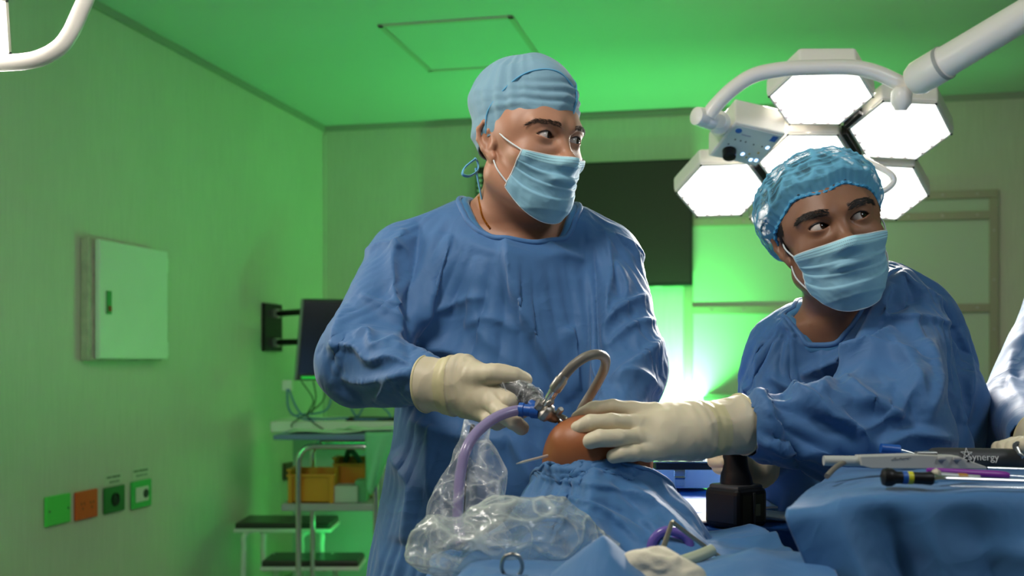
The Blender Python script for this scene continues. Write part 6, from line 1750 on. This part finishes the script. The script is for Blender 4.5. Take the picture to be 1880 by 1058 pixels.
# gauze / gloved bundle at the bottom
s = SDF(axis(LP(1130, 0, 1.1).x, LP(1300, 0, 1.1).x, .0022), axis(1.02, 1.22, .0022), axis(TZ - .03, LP(0, 1005, 1.1).z, .0022))
s.add(rc(LP(1165, 1045, 1.12), LP(1215, 1055, 1.12), .016, .018), .02); s.add(rc(LP(1215, 1050, 1.12), LP(1265, 1070, 1.11), .014, .016), .02); s.add(rc(LP(1180, 1035, 1.13), LP(1205, 1035, 1.13), .010, .010), .015)
V, Q = s.mesh(); V = smooth_mesh(V, Q, 3); N = vnormals(V, Q); V = V + N * ((ridged(V * [.6, 1, 1], 28, 2) - .5) * .007 + (ridged(V, 70, 5) - .5) * .003)[:, None]
o = mesh_obj('gauze_pad', V, Q, mat('cream gauze', (.72, .66, .52), .85, bump=.4, bscale=500)); tag(o, 'crumpled cream gauze pad on the drape at the bottom centre', 'gauze')

# ------------------------------------------------------------------ cordless surgical drill in the right-hand man's hand
dr = empty('cordless_drill', P(1350, 930, 1.60), 0, 'black cordless drill with a big battery hanging from the gloved right hand', 'drill')
YD = 1.58
mb = SDF(*[axis(lo_, hi_, .0022) for lo_, hi_ in ((P(1280, 0, YD).x, P(1425, 0, YD).x), (1.50, 1.70), (P(0, 985, YD).z, P(0, 805, YD).z))])
s = mb
s.add(rc(P(1348, 835, YD), P(1352, 900, YD), .0185, .021), .008)
s.add(rc(P(1352, 885, YD), P(1354, 908, YD), .022, .030), .008)
V, Q = s.mesh(); V = smooth_mesh(V, Q, 2); mesh_obj('grip', V, Q, m_black, dr)
bcx = P(1351, 0, YD).x; bz0 = P(0, 970, YD).z; bz1 = P(0, 897, YD).z; bc = P(1351, 930, YD)
rotz = Matrix.Rotation(R(38), 3, 'Z')
bt_ = MB().box((bc.x, YD, bc.z), (.066, .066, bz1 - bz0), rotz).build('battery', m_black, dr, False, bev=.009, seg=3)
MB().box((bc.x, YD, bz1 + .001), (.056, .056, .012), rotz).build('battery_latch', m_dark, dr, False, bev=.004)
MB().box((bc.x + .004, YD - .002, bz0 - .004), (.050, .052, .014), rotz).build('battery_base', m_black, dr, False, bev=.003)
fc = Vector((bc.x, YD, bc.z)) + rotz @ Vector((.0335, 0, 0))
MB().box(Vector((bc.x, YD, bc.z)) + rotz @ Vector((0, -.0338, 0)), (.004, .002, bz1 - bz0 - .012), rotz).build('groove', m_dark, bt_, False)
MB().box(Vector((bc.x, YD, bc.z)) + rotz @ Vector((.006, -.0335, -.002)), (.014, .002, .018), rotz).build('charge_window', mat('smoked window', (.03, .04, .05), .15), bt_, False, bev=.0006)
MB().lathe(P(1346, 812, YD) + Vector((0, -.05, 0)), (0, 1, 0), [(0, .006), (.01, .012), (.02, .017), (.12, .019), (.14, .016)], 24).build('motor_housing', m_black, dr)

# ------------------------------------------------------------------ instrument table on the right with blue drape
IX0 = .335
iz = CAMZ - 213 / F * 1.30
it_ = empty('instrument_table', (.75, 1.35, 0), 0, 'instrument table at the right edge hidden under a blue drape', 'table')
MB().box((.90, 1.33, iz - .026), (.74, .32, .03)).build('tabletop', m_steel, it_, False, bev=.004)
for x in (.6, 1.2):
    for y in (1.22, 1.44): MB().cyl((x, y, 0), (x, y, iz - .04), .014).build('leg', m_steel, it_)
def prof_fn(U, V_):
    """U: along x, V_: across, from the rear edge over the top and down the front"""
    L1, L2_ = .40, .62; s_ = V_ * (L1 + L2_)
    r = .016
    yb = 1.50; yf = 1.14
    ca = np.clip((s_ - (L1 - r)) / (r * 1.57), 0, 1)
    Y = np.where(s_ < L1 - r, yb - s_ * (yb - yf - r) / (L1 - r), yf + r - r * np.sin(ca * PI / 2))
    Z = np.where(s_ < L1 - r, iz, iz - r + r * np.cos(ca * PI / 2)) - np.clip(s_ - (L1 - r) - r * 1.57, 0, 9)
    # left end slopes down
    hang = np.clip(s_ - L1, 0, 9)
    X0 = .282 + (Y - 1.14) * .47 + hang * .40; X = X0 + U * (1.30 - X0)
    lf = np.clip((X0 + .11 - X) / .11, 0, 1)
    Z = Z - np.where(s_ < L1, lf ** 1.5 * (.003 + .013 * V_ / (L1 / (L1 + L2_))), lf ** 1.5 * .016)
    pts = np.stack([X, Y * .5, Z * .35], 1)
    w = np.clip(hang * 6, .12, 1)
    fold = (ridged(pts * [1, 1, .35], 5, 3) - .45) * .050 + (ridged(pts * [1, 1, .6], 12, 8) - .5) * .016
    G = lambda c, k, wd: np.exp(-np.abs((X - (c + k * hang)) / wd) ** 1.4)
    big = .045 * G(.335, .30, .022) - .055 * G(.385, .42, .030) + .040 * G(.430, .10, .020) - .035 * G(.475, .35, .030) + .035 * G(.56, -.15, .045) - .030 * G(.66, .10, .04) + .03 * G(.76, .2, .04)
    big = big * np.clip(hang * 9, 0, 1) + .012 * np.exp(-((hang - .075 - .02 * np.sin(X * 9)) / .012) ** 2) * np.clip((X - .45) * 8, 0, 1)
    Y = Y - (fold * w * .6 + big) * (s_ > L1 - .06)
    Y = Y - hang * .12 + lf * hang * .10
    X = X + lf * hang * .35 * 0 + noise(pts, 4, 6) * .02 * w
    Z = Z + np.where(s_ < L1, np.clip(noise(pts, 14, 9), -.1, 1) * .006 + lf * noise(pts, 10, 3) * .015, 0)
    return X, Y, Z
o = sheet('instrument_drape', 190, 170, prof_fn, m_drape); tag(o, 'blue drape over the instrument table at the lower right with deep vertical folds', 'drape')
LI = [([(1520, 910), (1500, 960), (1520, 1020)], 12, .010), ([(1560, 900), (1590, 960), (1580, 1010)], 10, .008, 1), ([(1640, 905), (1620, 960), (1660, 1030)], 14, -.012), ([(1690, 900), (1700, 980), (1740, 1050)], 12, .009), ([(1680, 990), (1760, 985), (1870, 1000)], 10, .005), ([(1470, 940), (1490, 1000), (1540, 1058)], 9, .006)]
finish_cloth(o, LI, seed=4, sub=0, micro=.0015, it=2)
hem = obj_verts(o)
# instruments lying on the drape
m_ink = mat('white print', (.62, .62, .60), .5)
def rod(a, b_, prof, n=24):
    """prof: (fraction along, radius)"""
    d = (b_ - a); return [(f * d.length, r) for f, r in prof]
# black synergy handle
YS = 1.38
hA, hB = P(1706, 842, YS), P(1905, 846, YS); hd = (hB - hA)
hn = empty('powered_handpiece', hA.lerp(hB, .4), 0, 'long matt black handpiece with white lettering at the back of the instrument table', 'handpiece')
MB().lathe(hA, hd, [(0, .0115), (.004, .0135), (.012, .0142), (hd.length + .08, .0150)], 32).build('handle', m_dark, hn)
MB().lathe(hA - hd.normalized() * .0085, hd, [(0, .0100), (.0088, .0105)], 24).build('collar', m_chrome, hn)
MB().lathe(hA - hd.normalized() * .020, hd, [(0, .0048), (.0118, .0055)], 20).build('chuck', m_brass, hn)
MB().tube([P(1650, 826, YS), hA - hd.normalized() * .018 + Vector((0, 0, .005))], .0022, 12).build('shaft', m_chrome, hn)
MB().tube([P(1617, 823, YS), P(1651, 827, YS)], [.0060, .0068], 14).build('blue_tip', m_bluep, hn)
ux = hd.normalized(); nz = Vector((0, -1, .25)).normalized(); uy = nz.cross(ux).normalized() * 1
if uy.z < 0: uy = -uy
nz = ux.cross(uy)
def face_M(p, rot=0): return Matrix.Translation(p) @ Matrix((ux, uy, nz)).transposed().to_4x4()
fp = P(1778, 845, YS) + nz * .0149
text_obj('lettering', 'Synergy', .0125, face_M(P(1796, 843.5, YS) + nz * .0150), m_ink, hn, extrude=.0003)
lg = MB(); c = P(1766, 837, YS) + nz * .0147; sz = .0075
star = []
for k in range(5):
    a = PI / 2 + k * 2 * PI * 2 / 5; star.append(c + ux * math.cos(a) * sz + uy * math.sin(a) * sz)
for a_, b_ in zip(star, star[1:] + star[:1]): lg.tube([a_, b_], .00045, 6)
lg.build('star_emblem', m_ink, hn)
# grey-white shaver handpiece
YH = 1.30
sp = empty('shaver_handpiece', P(1690, 850, YH), 0, 'grey-white pencil handpiece with two grey buttons on the instrument table', 'handpiece')
poly = [(1580, 838), (1680, 835), (1760, 838), (1775, 844), (1812, 858), (1812, 862), (1600, 861), (1582, 856)]
pts = [P(x, y, YH - .012) for x, y in poly]
MB().prism([(p.x, p.y, p.z) for p in pts][::-1], (0, 0, 0), (0, .024, 0)).build('housing', mat('grey white housing', (.50, .50, .46), .4), sp, False, bev=.004, seg=3)
for x in (1729, 1757): MB().box(P(x, 842.5, YH - .014), (.0095, .005, .0045)).build('button', m_grey, sp, False, bev=.0015)
MB().tube([P(1512, 846, YH), P(1585, 847, YH)], [.006, .0064], 14).build('strain_relief', mat('pale sleeve', (.5, .52, .48), .4), sp)
MB().add([P(1775, 849, YH - .0125), P(1782, 848.5, YH - .0125), P(1777, 844, YH - .0125)], [(0, 1, 2)]).build('arrow_mark', m_black, sp, False)
MB().box(P(1700, 834, YH), (.024, .012, .006)).build('clip', m_steel, sp, False, bev=.001)
lt_ = MB(); zz = [P(1637 + 5.2 * k + (1.5 if k % 2 else 0), 840.5 if k % 2 else 844.5, YH - .0123) for k in range(7)]
lt_.tube(zz, .00028, 5); lt_.tube([P(1636, 845, YH - .0123), P(1672, 840, YH - .0123)], .00028, 5)
lt_.build('faded_mark', mat('faint print', (.25, .25, .24), .5), sp)
MB().tube([P(1812, 860, YH), P(1990, 866, YH)], .0022, 10).build('shaft', m_chrome, sp)
o = MB().tube([P(1580, 842, YH), P(1555, 848, YH), P(1535, 858, YH - .02), P(1518, 875, YH - .05)], .0032, 12, smoothn=6).build('handpiece_cord', m_cab2); tag(o, 'grey cord leaving the left end of the grey-white handpiece', 'cable')
# purple handled hook
YPp = 1.25
pk = empty('hook_probe', P(1780, 868, YPp), 0, 'slim purple-handled hook probe lying on the instrument table', 'probe')
pa, pb_ = P(1702, 864, YPp), P(1852, 874, YPp); pd = pb_ - pa
MB().lathe(pa, pd, [(0, .0028), (.004, .0034), (pd.length * .84, .0052), (pd.length * .96, .0048), (pd.length, .0034)], 18).build('handle', mat('purple plastic', (.25, .025, .32), .35), pk)
MB().tube([pb_, pb_ + pd.normalized() * .14], .0014, 10).build('shaft', m_chrome, pk)
# black handled driver with blue and yellow bands
YB = 1.17
bk_ = empty('bone_driver', P(1670, 878, YB), 0, 'black-handled driver with blue and yellow bands at the front of the instrument table', 'screwdriver')
da, db = P(1618, 876, YB), P(1712, 879, YB); dd = db - da; L_ = dd.length
MB().lathe(da, dd, [(0, .004), (.002, .0088), (.006, .0102), (.011, .0098), (.016, .0068), (L_ * .45, .0064), (L_ * .8, .0066), (L_ * .96, .0074), (L_, .0066)], 28).build('handle', m_black, bk_)
for f0, f1, m_ in ((.40, .50, m_bluep), (.50, .60, mat('yellow band', (.62, .60, .02), .4))):
    MB().lathe(da + dd * f0, dd, [(0, .0069), (L_ * (f1 - f0), .0070)], 28).build('colour_band', m_, bk_)
MB().lathe(db, dd, [(0, .0058), (.004, .0052), (.007, .0034), (.018, .0030), (.2, .0022)], 18).build('shaft', m_chrome, bk_)
# clear cannula with amber ring
cn_ = empty('cannula', P(1760, 880, 1.19), 0, 'clear steel-tipped cannula with amber rings beside the black driver', 'cannula')
MB().tube([P(1718, 873, 1.20), P(1798, 880, 1.20)], .0042, 14).build('tube', mat('clear grey plastic', (.35, .38, .38), .12), cn_)
MB().lathe(P(1758, 877, 1.20), P(1798, 880, 1.20) - P(1758, 877, 1.20), [(0, .0050), (.005, .0052), (.010, .0050)], 16).build('amber_ring', mat('amber plastic', (.42, .20, .02), .3), cn_)
MB().lathe(P(1712, 870, 1.20), (1, 0, -.05), [(0, .004), (.004, .0062), (.008, .004)], 16).build('luer_hub', mat('ivory hub', (.55, .5, .38), .4), cn_)
o = MB().tube([P(1745, 893, 1.15), P(1900, 897, 1.15)], [.0006, .0014], 10).build('guide_wire', m_chrome); tag(o, 'thin pointed steel guide wire at the very front of the instrument table', 'wire')

# ------------------------------------------------------------------ third team member cut off by the right edge
m3 = empty('person', (1.08, 1.95, 0), 0, 'third person in blue gown mostly beyond the right edge, one gloved hand at the handpiece', 'person')
def p3(x, y, Y): return P(x, y, Y)
S3, E3_, W3 = p3(1975, 520, 2.0), p3(1880, 760, 1.75), p3(1925, 822, 1.46)
bb = SDF(axis(.76, 1.5, .012), axis(1.3, 2.3, .012), axis(0, 1.85, .012))
bb.add(column([(.82, 1.16, 2.02, .15, .11), (1.3, 1.16, 2.02, .165, .11), (1.42, 1.16, 2.02, .12, .08), (1.47, 1.16, 2.02, .06, .05)]), .02)
bb.add(rc((1.16, 2.02, 1.45), (1.16, 2.01, 1.56), .055, .055), .02); bb.add(ell((1.16, 2.0, 1.66), (.075, .095, .115)), .02)
for s_ in (-1, 1):
    bb.add(rc((1.16 + s_ * .085, 2.02, .86), (1.16 + s_ * .11, 2.02, .46), .085, .055), .04); bb.add(rc((1.16 + s_ * .11, 2.02, .46), (1.16 + s_ * .12, 2.02, .03), .05, .034), .03); bb.add(rc((1.16 + s_ * .12, 2.02, .04), (1.16 + s_ * .13, 1.9, .03), .034, .028), .03)
bb.add(rc(S3, E3_, .042, .036), .03); bb.add(rc(E3_, W3, .036, .026), .02)
V, Q = bb.mesh(); V = smooth_mesh(V, Q, 2); body3 = mesh_obj('body', V, Q, skin2, m3)
g3 = SDF(axis(.70, 1.55, .010), axis(1.3, 2.35, .010), axis(.30, 1.55, .010))
g3.add(column([(.30, 1.16, 2.02, .28, .21), (.9, 1.16, 2.02, .22, .17), (1.3, 1.16, 2.02, .20, .15), (1.43, 1.16, 2.02, .15, .10), (1.50, 1.16, 2.02, .075, .065)], .03), .02)
g3.add(rc(S3, E3_, .068, .066), .04); g3.add(rc(E3_, W3, .062, .034), .03)
g3.add(rc(p3(1895, 700, 1.9), p3(1870, 800, 1.8), .05, .06), .04)
gown3 = garment('surgical_gown', g3, m_gown, m3, (), cut=lambda V: (V[:, 2] < .33) | (V[:, 2] > 1.49) | (((V - np.array(W3)) @ np.array((W3 - E3_).normalized()) > -.004) & (np.linalg.norm(V - np.array(W3), axis=1) < .09)), noise_amp=.007, seed=13, sub=False)
finish_cloth(gown3, [([(1860, 640), (1855, 700), (1880, 740)], 8, .008), ([(1880, 690), (1850, 690), (1840, 740)], 7, -.008), ([(1870, 740), (1840, 780), (1830, 820)], 9, .010)], seed=5)
wr = p3(1930, 822, 1.43)
glove(m3, 'glove', [
    [(wr, .024), (p3(1905, 822, 1.40), .016)], [(wr, .024), (p3(1900, 826, 1.395), .016)], [(wr, .022), (p3(1898, 828, 1.41), .015)], [(wr, .02), (p3(1905, 828, 1.42), .015)], [(wr, .02), (p3(1915, 815, 1.40), .014)],
    [(p3(1915, 815, 1.40), .012), (p3(1895, 812, 1.37), .010), (p3(1880, 818, 1.355), .009)],
    [(p3(1905, 820, 1.40), .012), (p3(1888, 816, 1.39), .0105), (p3(1876, 822, 1.385), .0095), (p3(1872, 834, 1.38), .0085)],
    [(p3(1900, 824, 1.40), .012), (p3(1872, 818, 1.395), .0105), (p3(1860, 822, 1.39), .0095), (p3(1858, 832, 1.385), .0085)],
    [(p3(1898, 826, 1.41), .0115), (p3(1860, 818, 1.405), .0100), (p3(1845, 822, 1.40), .0092), (p3(1844, 832, 1.395), .0082)],
    [(p3(1905, 828, 1.42), .011), (p3(1850, 822, 1.415), .0092), (p3(1834, 824, 1.41), .0085), (p3(1832, 832, 1.405), .0078)],
], (wr, (E3_ - wr).normalized(), .028, .046, .06))
ck = empty('towel_clip', p3(1872, 826, 1.35), 0, 'flat grey metal clip with a round eye on the black handpiece at the right edge', 'clip')
MB().lathe(p3(1868, 820, 1.352), (0, -1, .1), [(0, .0065), (.002, .0065), (.0022, .003), (.0005, .003)], 20).build('eye', m_steel, ck)
MB().tube([p3(1868, 822, 1.352), p3(1872, 832, 1.348), p3(1880, 838, 1.346), p3(1876, 842, 1.346)], [.004, .0035, .003, .001], 10, flat=.5).build('jaw', m_steel, ck)
